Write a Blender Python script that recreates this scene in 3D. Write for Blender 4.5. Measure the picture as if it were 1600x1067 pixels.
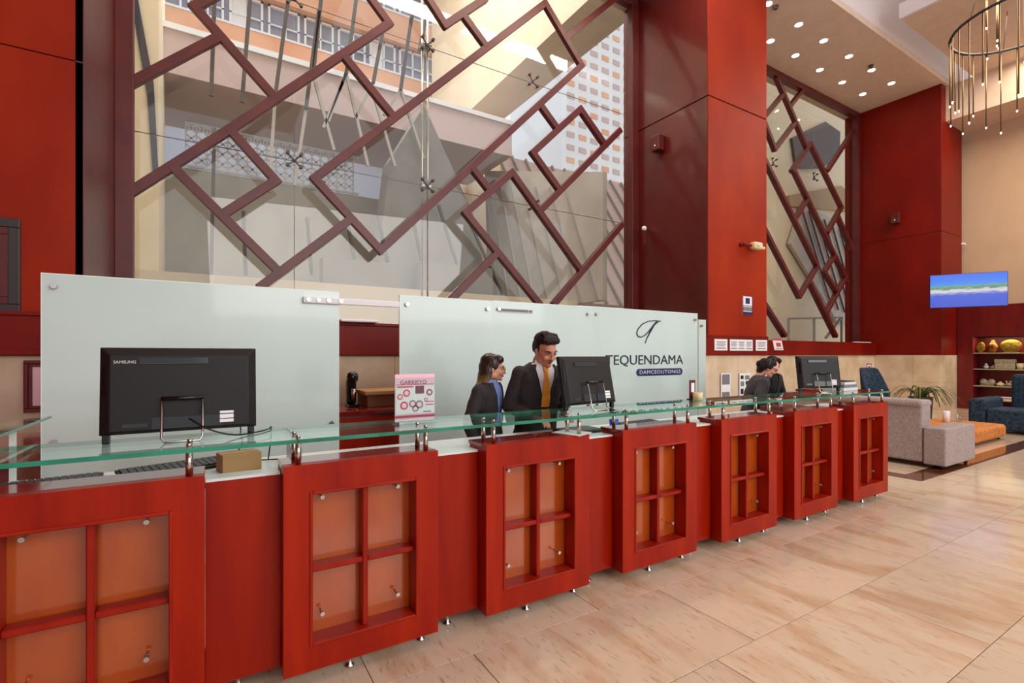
import bpy, bmesh, math, random
from math import sin, cos, pi, radians as R, atan2, sqrt
from mathutils import Vector, Matrix, Euler, noise
random.seed(7)
S = bpy.context.scene
C = S.collection
for o in list(bpy.data.objects): bpy.data.objects.remove(o)

# ------------------------------------------------------------------ camera, world, lights, exposure
H = 1.5; FP = 776.0; AV = atan2(1266, 776); CA, SA = cos(AV), sin(AV)
cam_d = bpy.data.cameras.new('camera'); cam = bpy.data.objects.new('camera', cam_d); C.objects.link(cam)
cam_d.sensor_width = 36; cam_d.sensor_fit = 'HORIZONTAL'; cam_d.lens = FP/1600*36
cam_d.shift_y = 21.5/1600
cam_d.clip_end = 300; cam_d.clip_start = .02
cam.location = (0, 0, H)
cam.rotation_euler = (pi/2, 0, -(pi/2-AV))
S.camera = cam

W = bpy.data.worlds.new('world'); S.world = W; W.use_nodes = True
bg = W.node_tree.nodes['Background']
bg.inputs[0].default_value = (.95, .96, 1, 1); bg.inputs[1].default_value = .78
S.view_settings.view_transform = 'Standard'; S.view_settings.look = 'None'
S.view_settings.gamma = 1; S.view_settings.use_curve_mapping = False
S.view_settings.exposure = 0.55
S.cycles.caustics_reflective = False; S.cycles.caustics_refractive = False

def area_light(name, loc, rot, sx, sy, power, col):
    l = bpy.data.lights.new(name, 'AREA'); l.shape = 'RECTANGLE'; l.size = sx; l.size_y = sy
    l.energy = power; l.color = col
    o = bpy.data.objects.new(name, l); C.objects.link(o); o.location = loc; o.rotation_euler = rot
    return o
# daylight through the lobby's high glazing behind and left of the camera
area_light('lobby_glazing_daylight', (5.0, -6.0, 5.0), (R(74), 0, R(8)), 10, 5, 420, (1, .96, .92))
# warm ceiling lighting over the staff side of the desk and over the lounge
area_light('soffit_light', (3.4, 5.6, 8.85), (0, 0, 0), 9, .4, 190, (1, .86, .68))
area_light('lounge_light', (15.2, 2.0, 8.85), (0, 0, 0), 4, 4, 330, (1, .87, .70))
area_light('atrium_skylight', (3.0, 11.0, 15.5), (0, 0, 0), 8, 5, 900, (.95, .97, 1))

# ------------------------------------------------------------------ helpers
def at(px, py, ax, v):
    L = (px-800)/FP; k = (555-py)/FP
    D = (CA+SA*L, SA-CA*L, k)
    d = (v-(H if ax == 2 else 0))/D[ax]
    return Vector((D[0]*d, D[1]*d, H+k*d))
def on_y(px, py, Y): return at(px, py, 1, Y)

def lin(c):
    c /= 255.0
    return c/12.92 if c <= .04045 else ((c+.055)/1.055)**2.4
def rgb(r, g, b): return (lin(r), lin(g), lin(b), 1)

def mat(name, col, rough=.5, metal=0, spec=.5, coat=0, noise_s=None, col2=None, stretch=(1, 1, 1), bump=0, emis=None, es=1,
        detail=4, per_object=0, tex='Object', contrast=(.35, .65)):
    m = bpy.data.materials.new(name); m.use_nodes = True
    nt = m.node_tree; b = nt.nodes['Principled BSDF']
    b.inputs['Base Color'].default_value = col; b.inputs['Roughness'].default_value = rough
    b.inputs['Metallic'].default_value = metal; b.inputs['Specular IOR Level'].default_value = spec
    b.inputs['Coat Weight'].default_value = coat; b.inputs['Coat Roughness'].default_value = .06
    if emis:
        b.inputs['Emission Color'].default_value = emis; b.inputs['Emission Strength'].default_value = es
    if noise_s:
        tc = nt.nodes.new('ShaderNodeTexCoord'); mp = nt.nodes.new('ShaderNodeMapping'); mp.inputs['Scale'].default_value = stretch
        nz = nt.nodes.new('ShaderNodeTexNoise'); nz.inputs['Scale'].default_value = noise_s; nz.inputs['Detail'].default_value = detail
        nt.links.new(tc.outputs[tex], mp.inputs[0]); nt.links.new(mp.outputs[0], nz.inputs['Vector'])
        vecsrc = mp
        cr = nt.nodes.new('ShaderNodeValToRGB'); cr.color_ramp.elements[0].position = contrast[0]; cr.color_ramp.elements[1].position = contrast[1]
        cr.color_ramp.elements[0].color = col; cr.color_ramp.elements[1].color = col2 or col
        nt.links.new(nz.outputs['Fac'], cr.inputs[0])
        out = cr.outputs[0]
        if per_object:
            oi = nt.nodes.new('ShaderNodeObjectInfo'); hv = nt.nodes.new('ShaderNodeHueSaturation')
            mr = nt.nodes.new('ShaderNodeMapRange'); mr.inputs[3].default_value = 1-per_object; mr.inputs[4].default_value = 1+per_object
            nt.links.new(oi.outputs['Random'], mr.inputs[0]); nt.links.new(mr.outputs[0], hv.inputs['Value'])
            nt.links.new(out, hv.inputs['Color']); out = hv.outputs[0]
        nt.links.new(out, b.inputs['Base Color'])
        if bump:
            bp = nt.nodes.new('ShaderNodeBump'); bp.inputs['Strength'].default_value = bump; bp.inputs['Distance'].default_value = .01
            nt.links.new(nz.outputs['Fac'], bp.inputs['Height']); nt.links.new(bp.outputs[0], b.inputs['Normal'])
    return m

def glass_mat(name, tint, refl=1.0, rough=0.0):
    m = bpy.data.materials.new(name); m.use_nodes = True; nt = m.node_tree
    for n in list(nt.nodes): nt.nodes.remove(n)
    o = nt.nodes.new('ShaderNodeOutputMaterial'); t = nt.nodes.new('ShaderNodeBsdfTransparent'); t.inputs[0].default_value = tint
    g = nt.nodes.new('ShaderNodeBsdfGlossy'); g.inputs['Roughness'].default_value = rough; g.inputs[0].default_value = (refl,)*3+(1,)
    f = nt.nodes.new('ShaderNodeFresnel'); f.inputs[0].default_value = 1.45
    ge = nt.nodes.new('ShaderNodeNewGeometry'); io = nt.nodes.new('ShaderNodeMapRange'); io.inputs[3].default_value = 1.45; io.inputs[4].default_value = 1/1.45
    nt.links.new(ge.outputs['Backfacing'], io.inputs[0]); nt.links.new(io.outputs[0], f.inputs[0])
    mx = nt.nodes.new('ShaderNodeMixShader')
    nt.links.new(f.outputs[0], mx.inputs[0]); nt.links.new(t.outputs[0], mx.inputs[1]); nt.links.new(g.outputs[0], mx.inputs[2])
    nt.links.new(mx.outputs[0], o.inputs[0])
    return m

M = {}
M['desk'] = mat('cherry_desk_wood', rgb(126, 12, 0), .36, spec=.2, noise_s=1.6, col2=rgb(160, 32, 0), stretch=(5, 5, .5), coat=.06, contrast=(.3, .7))
M['desk_h'] = mat('cherry_top_wood', rgb(110, 9, 3), .14, noise_s=1.6, col2=rgb(134, 18, 5), stretch=(.5, 5, 5), coat=.6)
M['muntin'] = mat('muntin_wood', rgb(136, 20, 4), .35, spec=.25, noise_s=3, col2=rgb(156, 32, 10), stretch=(3, 3, 1))
M['inset'] = mat('amber_inset_panel', rgb(160, 66, 16), .16, noise_s=2, col2=rgb(174, 80, 26), stretch=(2, 2, 1), coat=.8)
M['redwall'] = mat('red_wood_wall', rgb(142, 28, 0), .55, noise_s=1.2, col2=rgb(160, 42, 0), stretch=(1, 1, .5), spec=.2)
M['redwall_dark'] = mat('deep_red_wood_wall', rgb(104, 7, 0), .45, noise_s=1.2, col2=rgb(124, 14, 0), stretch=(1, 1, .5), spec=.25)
M['redwall_shaded'] = mat('red_wood_shaded_side', rgb(82, 16, 16), .3, noise_s=1.2, col2=rgb(96, 24, 22), stretch=(1, 1, .5), coat=.3)  # same red wood as the column front, its shaded tone painted in
M['groove'] = mat('groove_shadow_wood', rgb(60, 12, 8), .6)
M['lattice'] = mat('mahogany_lattice', rgb(80, 22, 22), .4, noise_s=3, col2=rgb(94, 30, 28), stretch=(1, 1, 1))
M['stone'] = mat('travertine', rgb(204, 180, 148), .25, noise_s=3.2, col2=rgb(222, 204, 178), stretch=(1, 1, .8), detail=10, per_object=.05)
M['beige'] = mat('beige_wall', rgb(194, 164, 134), .8, noise_s=2, col2=rgb(200, 170, 140))
M['ceil'] = mat('ceiling_paint', rgb(216, 190, 168), .85, noise_s=5, col2=rgb(222, 198, 178))
M['ceil2'] = mat('cove_paint', rgb(226, 214, 212), .8)
M['frost'] = mat('frosted_glass', rgb(192, 210, 206), .22, noise_s=1.3, col2=rgb(198, 216, 210), coat=.5)
M['frost_edge'] = mat('frosted_glass_edge', rgb(224, 238, 232), .3)
M['white'] = mat('white_laminate', rgb(214, 220, 220), .3)
M['chrome'] = mat('brushed_steel', rgb(190, 186, 180), .22, 1)
M['brass'] = mat('brass_rod', rgb(120, 96, 66), .3, 1)
M['black'] = mat('black_plastic', rgb(20, 17, 18), .5, spec=.3)
M['black2'] = mat('dark_grey_plastic', rgb(48, 43, 44), .45)
M['gloss_black'] = mat('gloss_black', rgb(12, 12, 14), .12)
M['keys'] = mat('keyboard_keys', rgb(40, 40, 44), .4)
M['card'] = mat('cardboard', rgb(176, 134, 88), .8)
M['paper'] = mat('paper', rgb(232, 232, 234), .7)
M['pink'] = mat('pink_paper', rgb(238, 190, 206), .6)
M['rose'] = mat('rose_print', rgb(188, 62, 84), .6)
M['wine'] = mat('wine_print', rgb(110, 30, 48), .6)
M['greyprint'] = mat('grey_print', rgb(120, 120, 126), .7)
M['navy'] = mat('navy_print', rgb(22, 28, 88), .5)
M['ink'] = mat('black_print', rgb(24, 24, 40), .5)
M['silverprint'] = mat('silver_print', rgb(210, 210, 210), .5)
M['grey_fab'] = mat('grey_upholstery', rgb(138, 124, 122), .95, noise_s=60, col2=rgb(168, 154, 150), bump=.3)
M['blue_fab'] = mat('blue_velvet', rgb(12, 24, 40), .9, noise_s=24, col2=rgb(40, 66, 88), bump=.3)
M['orange_fab'] = mat('orange_hide', rgb(176, 102, 40), .9, noise_s=14, col2=rgb(206, 132, 62), bump=.3)
M['shelfwood'] = mat('dark_cherry_shelf', rgb(92, 10, 10), .4, noise_s=2, col2=rgb(110, 16, 12), stretch=(3, 3, .5))
M['gold'] = mat('gold_ornament', rgb(128, 104, 34), .3, .9, noise_s=20, col2=rgb(176, 148, 64), bump=.2)
M['copper'] = mat('copper_ornament', rgb(130, 78, 34), .3, .85)
M['pewter'] = mat('pewter_ornament', rgb(150, 140, 116), .5, .3, noise_s=25, col2=rgb(190, 180, 150))
M['cream'] = mat('cream_ceramic', rgb(222, 206, 158), .4)
M['leaf'] = mat('leaf_green', rgb(74, 84, 34), .5, noise_s=6, col2=rgb(120, 122, 60))
M['pot'] = mat('planter_grey', rgb(70, 64, 62), .6)
M['skin_f'] = mat('skin_light', rgb(214, 150, 122), .5, noise_s=30, col2=rgb(222, 160, 132))
M['skin_m'] = mat('skin_tan', rgb(190, 128, 100), .5, noise_s=30, col2=rgb(198, 138, 110))
M['lips'] = mat('lips', rgb(176, 74, 70), .4)
M['brow'] = mat('brow_hair', rgb(34, 20, 16), .8)
M['eye'] = mat('eye_white', rgb(220, 214, 208), .2)
M['iris'] = mat('eye_iris', rgb(30, 18, 12), .2)
M['hair_m'] = mat('dark_hair', rgb(18, 9, 8), .6, spec=.25, noise_s=60, col2=rgb(40, 23, 19), stretch=(1, 1, .4), bump=.6)
M['suit'] = mat('charcoal_suit', rgb(36, 32, 34), .85, noise_s=40, col2=rgb(48, 43, 46), bump=.1)
M['suit2'] = mat('grey_suit', rgb(60, 52, 60), .85, noise_s=40, col2=rgb(76, 68, 76), bump=.1)
M['black_cloth'] = mat('black_cloth', rgb(14, 13, 15), .9)
M['shirt_w'] = mat('white_shirt', rgb(232, 230, 232), .8)
M['shirt_b'] = mat('blue_shirt', rgb(118, 142, 204), .8)
M['tie'] = mat('orange_tie', rgb(236, 150, 30), .5, noise_s=20, col2=rgb(246, 168, 50))
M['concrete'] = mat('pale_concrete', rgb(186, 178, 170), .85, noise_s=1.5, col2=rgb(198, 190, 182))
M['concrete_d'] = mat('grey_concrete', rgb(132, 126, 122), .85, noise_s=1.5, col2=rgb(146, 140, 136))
M['concrete_p'] = mat('pinkish_render', rgb(206, 184, 182), .85)
M['cream_out'] = mat('cream_render', rgb(226, 208, 180), .85, noise_s=.8, col2=rgb(232, 216, 190))
M['tan_out'] = mat('tan_render', rgb(176, 150, 120), .85)
M['orange_b'] = mat('orange_facade', rgb(226, 166, 136), .8, noise_s=.5, col2=rgb(238, 190, 158))
M['win_b'] = mat('building_window', rgb(146, 150, 168), .3)
M['win_w'] = mat('white_window_frame', rgb(236, 236, 240), .6)
M['steel_d'] = mat('dark_steel', rgb(84, 78, 78), .5, .3)
M['steel_l'] = mat('pale_steel', rgb(176, 168, 164), .5, .2)
M['darkband'] = mat('dark_cladding', rgb(52, 54, 66), .4)
M['brown_marble'] = mat('brown_marble', rgb(88, 46, 30), .08, noise_s=6, col2=rgb(112, 64, 42), stretch=(1, 1, 1), coat=.6)
M['winglass'] = glass_mat('window_glass', (.95, .96, .94, 1), 1)
M['clearglass'] = glass_mat('clear_glass', (.92, .96, .95, 1), 1)
M['ledge_glass'] = glass_mat('ledge_glass', (.86, .97, .93, 1), 1)
M['green_edge'] = mat('green_glass_edge', rgb(8, 100, 78), .12, noise_s=3, col2=rgb(34, 140, 114), stretch=(1.4, 1, 1), coat=.8)
M['lamp'] = mat('lamp_disc', (1, 1, 1, 1), .5, emis=(1, .86, .6, 1), es=14)
M['tip'] = mat('lit_crystal_tip', (1, 1, 1, 1), .2, emis=(1, .88, .66, 1), es=5)

def floor_material():
    m = bpy.data.materials.new('cream_marble'); m.use_nodes = True; nt = m.node_tree; b = nt.nodes['Principled BSDF']
    tc = nt.nodes.new('ShaderNodeTexCoord'); geo = nt.nodes.new('ShaderNodeNewGeometry')
    oi = nt.nodes.new('ShaderNodeObjectInfo')
    ad = nt.nodes.new('ShaderNodeVectorMath'); ad.operation = 'ADD'
    sc = nt.nodes.new('ShaderNodeVectorMath'); sc.operation = 'SCALE'; sc.inputs['Scale'].default_value = 37
    cmb = nt.nodes.new('ShaderNodeCombineXYZ')
    for i in range(3): nt.links.new(oi.outputs['Random'], cmb.inputs[i])
    nt.links.new(cmb.outputs[0], sc.inputs[0]); nt.links.new(tc.outputs['Object'], ad.inputs[0]); nt.links.new(sc.outputs[0], ad.inputs[1])
    mp = nt.nodes.new('ShaderNodeMapping'); mp.inputs['Rotation'].default_value = (0, 0, R(-22)); mp.inputs['Scale'].default_value = (3.2, .8, 1)
    nt.links.new(ad.outputs[0], mp.inputs[0])
    n1 = nt.nodes.new('ShaderNodeTexNoise'); n1.inputs['Scale'].default_value = 1.6; n1.inputs['Detail'].default_value = 8; n1.inputs['Distortion'].default_value = .6
    nt.links.new(mp.outputs[0], n1.inputs['Vector'])
    mp2 = nt.nodes.new('ShaderNodeMapping'); mp2.inputs['Rotation'].default_value = (0, 0, R(-24)); mp2.inputs['Scale'].default_value = (60, 8, 1)
    nt.links.new(ad.outputs[0], mp2.inputs[0])
    n2 = nt.nodes.new('ShaderNodeTexNoise'); n2.inputs['Scale'].default_value = 1.3; n2.inputs['Detail'].default_value = 3
    nt.links.new(mp2.outputs[0], n2.inputs['Vector'])
    cr = nt.nodes.new('ShaderNodeValToRGB'); e = cr.color_ramp.elements
    e[0].position = .3; e[0].color = rgb(188, 154, 122); e[1].position = .52; e[1].color = rgb(206, 184, 160)
    nt.links.new(n1.outputs['Fac'], cr.inputs[0])
    cr2 = nt.nodes.new('ShaderNodeValToRGB'); e = cr2.color_ramp.elements
    e[0].position = .3; e[0].color = rgb(176, 140, 112); e[1].position = .4; e[1].color = (1, 1, 1, 1)
    nt.links.new(n2.outputs['Fac'], cr2.inputs[0])
    mx = nt.nodes.new('ShaderNodeMix'); mx.data_type = 'RGBA'; mx.blend_type = 'MULTIPLY'; mx.inputs[0].default_value = .5
    nt.links.new(cr.outputs[0], mx.inputs[6]); nt.links.new(cr2.outputs[0], mx.inputs[7])
    hv = nt.nodes.new('ShaderNodeHueSaturation'); mr = nt.nodes.new('ShaderNodeMapRange'); mr.inputs[3].default_value = .93; mr.inputs[4].default_value = 1.05
    nt.links.new(oi.outputs['Random'], mr.inputs[0]); nt.links.new(mr.outputs[0], hv.inputs['Value']); nt.links.new(mx.outputs[2], hv.inputs['Color'])
    nt.links.new(hv.outputs[0], b.inputs['Base Color'])
    b.inputs['Roughness'].default_value = .13; b.inputs['Specular IOR Level'].default_value = .45
    return m
M['floor'] = floor_material()
M['joint'] = mat('tile_joint', rgb(150, 122, 98), .8)

TMP = bpy.data.scenes.new('scratch')
def evaluate(o):
    TMP.collection.objects.link(o); vl = TMP.view_layers[0]; vl.update()
    me = bpy.data.meshes.new_from_object(o.evaluated_get(vl.depsgraph)); bpy.data.objects.remove(o)
    return me
class MB:
    def __init__(s): s.v = []; s.f = []; s.sm = []; s.mi = []
    def add(s, vs, fs, smooth=False, mi=0):
        n = len(s.v); s.v += [Vector(p) for p in vs]
        for f in fs:
            s.f.append([n+i for i in f]); s.sm.append(smooth); s.mi.append(mi)
        return s
    def box(s, a, b, mi=0):
        x0, x1 = sorted((a[0], b[0])); y0, y1 = sorted((a[1], b[1])); z0, z1 = sorted((a[2], b[2]))
        return s.add([(x0,y0,z0),(x1,y0,z0),(x1,y1,z0),(x0,y1,z0),(x0,y0,z1),(x1,y0,z1),(x1,y1,z1),(x0,y1,z1)],
            [(0,3,2,1),(4,5,6,7),(0,1,5,4),(1,2,6,5),(2,3,7,6),(3,0,4,7)], mi=mi)
    def obox(s, mtx, sx, sy, sz):
        vs = [mtx @ Vector((x*sx/2, y*sy/2, z*sz/2)) for z in (-1, 1) for (x, y) in ((-1,-1),(1,-1),(1,1),(-1,1))]
        return s.add(vs, [(0,3,2,1),(4,5,6,7),(0,1,5,4),(1,2,6,5),(2,3,7,6),(3,0,4,7)])
    def bar(s, p0, p1, w, h, n=Vector((0, -1, 0)), ext=0):
        p0, p1 = Vector(p0), Vector(p1); d = (p1-p0).normalized(); p0 = p0-d*ext; p1 = p1+d*ext
        side = d.cross(n).normalized(); nn = side.cross(d).normalized()
        vs = []
        for p in (p0, p1):
            for a, b in ((-1,-1),(1,-1),(1,1),(-1,1)): vs.append(p+side*(a*w/2)+nn*(b*h/2))
        return s.add(vs, [(0,3,2,1),(4,5,6,7),(0,1,5,4),(1,2,6,5),(2,3,7,6),(3,0,4,7)])
    def tube(s, pts, r, n=8, caps=True):
        pts = [Vector(p) for p in pts]; rs = r if isinstance(r, (list, tuple)) else [r]*len(pts)
        t = (pts[1]-pts[0]).normalized(); up = Vector((0, 0, 1)) if abs(t.z) < .9 else Vector((1, 0, 0))
        u = t.cross(up).normalized(); vs = []
        for i, p in enumerate(pts):
            t = (pts[min(i+1, len(pts)-1)]-pts[max(i-1, 0)]).normalized()
            u = (u-t*u.dot(t)).normalized(); w = t.cross(u)
            for k in range(n):
                a = 2*pi*k/n; vs.append(p+u*(cos(a)*rs[i])+w*(sin(a)*rs[i]))
        fs = [(i*n+k, i*n+(k+1) % n, (i+1)*n+(k+1) % n, (i+1)*n+k) for i in range(len(pts)-1) for k in range(n)]
        s.add(vs, fs, True)
        if caps:
            b = len(s.v)-len(vs)
            s.f += [[b+k for k in range(n)][::-1], [b+(len(pts)-1)*n+k for k in range(n)]]; s.sm += [False, False]; s.mi += [0, 0]
        return s
    def cyl(s, p0, p1, r, n=12): return s.tube([p0, p1], r, n)
    def lathe(s, prof, c=(0, 0, 0), n=16, sx=1, sy=1):
        vs = []; c = Vector(c)
        for r, z in prof:
            for k in range(n):
                a = 2*pi*k/n; vs.append(c+Vector((r*cos(a)*sx, r*sin(a)*sy, z)))
        fs = [(i*n+k, i*n+(k+1) % n, (i+1)*n+(k+1) % n, (i+1)*n+k) for i in range(len(prof)-1) for k in range(n)]
        s.add(vs, fs, True); b = len(s.v)-len(vs)
        s.f += [[b+k for k in range(n)][::-1], [b+(len(prof)-1)*n+k for k in range(n)]]; s.sm += [False]*2; s.mi += [0]*2
        return s
    def ell(s, c, r, nu=16, nv=10, mtx=None):
        c = Vector(c); vs = []; r = r if hasattr(r, '__len__') else (r,)*3
        for i in range(nv+1):
            th = pi*i/nv
            th = min(max(th, .02), pi-.02)
            for k in range(nu):
                a = 2*pi*k/nu; p = Vector((r[0]*sin(th)*cos(a), r[1]*sin(th)*sin(a), -r[2]*cos(th)))
                if mtx: p = mtx @ p
                vs.append(c+p)
        fs = [(i*nu+k, i*nu+(k+1) % nu, (i+1)*nu+(k+1) % nu, (i+1)*nu+k) for i in range(nv) for k in range(nu)]
        s.add(vs, fs, True); b = len(s.v)-len(vs)
        s.f += [[b+k for k in range(nu)][::-1], [b+nv*nu+k for k in range(nu)]]; s.sm += [True]*2; s.mi += [0]*2
        return s
    def prism(s, poly, ext):   # poly: list of 3D points (planar), ext: extrusion vector
        n = len(poly); poly = [Vector(p) for p in poly]; ext = Vector(ext)
        vs = poly+[p+ext for p in poly]
        fs = [list(range(n))[::-1], [n+i for i in range(n)]]+[(i, (i+1) % n, n+(i+1) % n, n+i) for i in range(n)]
        return s.add(vs, fs)
    def build(s, name, m, parent=None, bevel=0, local=False, seg=2, fix=True):
        me = bpy.data.meshes.new(name)
        off = Vector() if (local or parent is None) else origin(parent)
        me.from_pydata([tuple(p-off) for p in s.v], [], s.f)
        me.polygons.foreach_set('use_smooth', s.sm); me.polygons.foreach_set('material_index', s.mi)
        for mm in (m if isinstance(m, list) else [m]): me.materials.append(mm)
        if fix:
            bm = bmesh.new(); bm.from_mesh(me); bmesh.ops.recalc_face_normals(bm, faces=bm.faces); bm.to_mesh(me); bm.free()
        me.update()
        o = bpy.data.objects.new(name, me); C.objects.link(o)
        if parent: o.parent = parent
        if bevel:
            bv = o.modifiers.new('bevel', 'BEVEL'); bv.width = bevel; bv.segments = seg; bv.limit_method = 'ANGLE'
        return o
def origin(o):
    v = Vector()
    while o: v += o.location; o = o.parent
    return v
def thing(name, label, cat, loc=(0, 0, 0), rz=0, group=None, rot=None):
    o = bpy.data.objects.new(name, None); C.objects.link(o); o.empty_display_size = .1
    o.location = loc; o.rotation_euler = rot or (0, 0, rz); o['label'] = label; o['category'] = cat
    if group: o['group'] = group
    return o
def tag(o, label, cat, group=None):
    o['label'] = label; o['category'] = cat
    if group: o['group'] = group
    return o
def struct(o, label=None):
    o['kind'] = 'structure'
    if label: o['label'] = label
    return o
def copy_tree(o, parent=None):
    c = o.copy(); C.objects.link(c); c.parent = parent
    for ch in o.children: copy_tree(ch, c)
    return c
def text(s, size, loc, m, parent, name='lettering', extrude=.002, rot=(pi/2, 0, 0), align='LEFT', sx=1, local=False, space=1):
    cu = bpy.data.curves.new(name, 'FONT'); cu.body = s; cu.size = size; cu.extrude = extrude; cu.align_x = align; cu.align_y = 'CENTER'; cu.resolution_u = 3
    cu.space_character = space
    o = bpy.data.objects.new(name, cu); me = evaluate(o)
    me.materials.clear(); me.materials.append(m)
    n = bpy.data.objects.new(name, me); C.objects.link(n); n.parent = parent
    n.location = Vector(loc)-(Vector() if local else origin(parent)); n.rotation_euler = rot; n.scale = (sx, 1, 1)
    return n

# ------------------------------------------------------------------ shell
YW = 5.77; YB2 = 7.03; ZB = 1.5; ZBAND = 1.87; ZC = 8.93
XL = -0.94; XC0 = 7.68; XC1 = 9.47; YW1 = 7.6; YW2 = 7.55; XP0 = 17.1; XP1 = 18.57; YP = 5.44; XR = 18.8

# floor: slab with every marble tile a piece
fl = struct(MB().box((-4, -7, -.2), (XR+.3, YW1+.4, -.004)).build('floor', M['joint']))
TW, TH = 1.32, .665
def mk_tile(w, h):
    return MB().box((0, 0, -.004), (w-.004, h-.004, .0)).build('tile', M['floor'], fl, bevel=.0012, local=True, seg=1)
rows = []; y = -2.425; r = 0
tile_protos = {}
while y < YB2-.1:
    offs = (.70+1.32*.5*(r % 2)+.17*(r % 3)) % TW
    x = -4+offs-TW
    x = -2.2+offs
    while x < XR:
        w = min(TW, XR-x); w = round(w, 3)
        if w > .1 and not (y > YW and x+w < XC1):
            if w not in tile_protos:
                t = mk_tile(w, TH); tile_protos[w] = t
            else:
                t = tile_protos[w].copy(); C.objects.link(t)
            t.location = (x, y, 0)
        x += TW
    y += TH; r += 1
bs = MB().box((7.24, 2.49, 0), (XR, 2.74, .0015)).build('border_strip', M['brown_marble'], fl)
bs = MB().box((7.24, 2.74, 0), (7.49, YW-.05, .0015)).build('border_strip', M['brown_marble'], fl)

# back wall: stone wainscot, wood band, red wood above, two recesses with the windows
wb = struct(MB().box((-4, YW+.03, 0), (XC1-.03, YB2+.25, ZB)).box((XC1-.03, YB2+.03, 0), (XP0, YB2+.25, ZB)).build('wall_back', M['joint']))
for (xs_, xe_, yy_) in ((-3.8, XC1, YW), (XC1, XP0, YB2)):
    x = xs_
    while x < xe_-.01:
        x1 = min(x+.95, xe_)
        if xe_-x1 < .3: x1 = xe_
        MB().box((x+.002, yy_, 0), (x1-.002, yy_+.03, ZB-.003)).build('stone_slab', M['stone'], wb, bevel=.002, seg=1)
        x = x1
MB().box((XC1-.03, YW+.03, 0), (XC1, YB2, ZB-.003)).build('stone_slab', M['stone'], wb, bevel=.002, seg=1)
tb = struct(MB().box((-4, YW-.04, ZB), (XC1, YW+.1, ZBAND)).box((XC1, YB2-.04, ZB), (XP0, YB2+.1, ZBAND)).build('trim_1', M['redwall_dark'], bevel=.006))
MB().box((-4, YW-.06, ZBAND-.035), (XC0, YW+.02, ZBAND)).build('ledge_moulding', M['redwall_dark'], tb, bevel=.006)
MB().box((-4, YW-.05, ZB), (XC0, YW+.02, ZB+.05)).build('ledge_moulding', M['redwall_dark'], tb, bevel=.006)
MB().box((XC1, YB2+.1, ZBAND-.06), (XP0, YW2+.1, ZBAND)).build('window_sill', M['redwall_dark'], tb)
MB().box((XL, YW+.1, ZBAND-.06), (XC0, YW1+.1, ZBAND)).build('window_sill', M['redwall_dark'], tb)
# left red wall
wl = struct(MB().box((-4, YW+.02, ZBAND), (XL-.06, YW1+.3, ZC)).build('wall_left', M['groove']))
za = 4.35
for (x0, x1, z0, z1) in ((-4, -2.2, ZBAND, 4.1), (-4, -2.2, 4.11, ZC), (-2.195, XL-.005, ZBAND, 4.1), (-2.195, XL-.005, 4.11, ZC)):
    MB().box((x0, YW, z0), (x1, YW+.02, z1)).build('panel', M['redwall'], wl, bevel=.002, seg=1)
MB().box((XL-.06, YW, ZBAND), (XL, YW1+.25, ZC)).build('return_panel', M['lattice'], wl, bevel=.002)
# big column between the windows
wc = struct(MB().box((XC0+.02, YW+.02, ZBAND), (XC1-.02, YW1+.3, ZC)).build('wall_column', M['groove']))
ZG = 6.18
for z0, z1 in ((ZBAND, ZG-.012), (ZG+.012, ZC)):
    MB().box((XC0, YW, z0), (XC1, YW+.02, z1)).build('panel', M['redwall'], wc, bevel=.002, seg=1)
    MB().box((XC0, YW+.02, z0), (XC0+.02, YW1+.3, z1)).build('panel', M['redwall_shaded'], wc, bevel=.002, seg=1)
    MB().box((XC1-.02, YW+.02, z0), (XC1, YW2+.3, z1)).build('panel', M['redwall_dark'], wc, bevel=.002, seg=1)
# right pier
wr = struct(MB().box((XP0+.02, YP+.02, ZB+.003), (XP1, YW2+.3, ZC)).build('wall_right_pier', M['groove']))
for z0, z1 in ((ZB+.003, 4.9), (4.91, ZC)):
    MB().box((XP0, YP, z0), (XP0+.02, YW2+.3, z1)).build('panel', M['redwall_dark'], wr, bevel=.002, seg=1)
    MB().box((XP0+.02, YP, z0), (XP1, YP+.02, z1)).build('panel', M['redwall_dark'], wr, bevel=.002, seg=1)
ws = struct(MB().box((XP0+.02, YP+.02, 0), (XP1, YB2+.03, ZB)).build('wall_pier_base', M['joint']))
for (a, b) in (((XP0, YP, 0), (XP0+.02, YP+.64, .75)), ((XP0, YP+.643, 0), (XP0+.02, YB2, .75)), ((XP0, YP, .753), (XP0+.02, YP+.64, ZB)), ((XP0, YP+.643, .753), (XP0+.02, YB2, ZB)), ((XP0+.02, YP, 0), (XP1, YP+.02, .75)), ((XP0+.02, YP, .753), (XP1, YP+.02, ZB))):
    MB().box(a, b).build('stone_slab', M['stone'], ws, bevel=.002, seg=1)
# right wall
struct(MB().box((XR, -7, 0), (XR+.25, YW2+.3, ZC)).build('wall_right', M['beige']))
struct(MB().box((-4.3, -7, 0), (-4, YW1+.3, 11)).build('wall_far_left', M['redwall']))
# ceilings
struct(MB().box((-4, 5.37, ZC), (XR+.25, YW1+.3, ZC+.15)).build('ceiling', M['ceil']))
struct(MB().box((-4, 5.37, ZC+.15), (XR+.25, 5.5, 10.8)).build('trim_2', M['ceil2']))
struct(MB().box((13.06, -7, ZC), (XR, 4.87, ZC+.25)).build('ceiling_panel', M['ceil']))
struct(MB().box((12.98, -7, ZC-.03), (13.06, 4.87, ZC+.3)).build('trim_3', M['ceil2']))
struct(MB().box((17.4, -7, 7.96), (XR, YP, ZC)).build('trim_4', M['ceil']))
struct(MB().box((-4, -7, 10.8), (3, 5.5, 11)).build('ceiling_high', M['ceil']))
struct(MB().box((12.0, -7, 10.8), (XR+.25, 5.5, 11)).build('ceiling_upper', M['ceil']))

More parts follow.
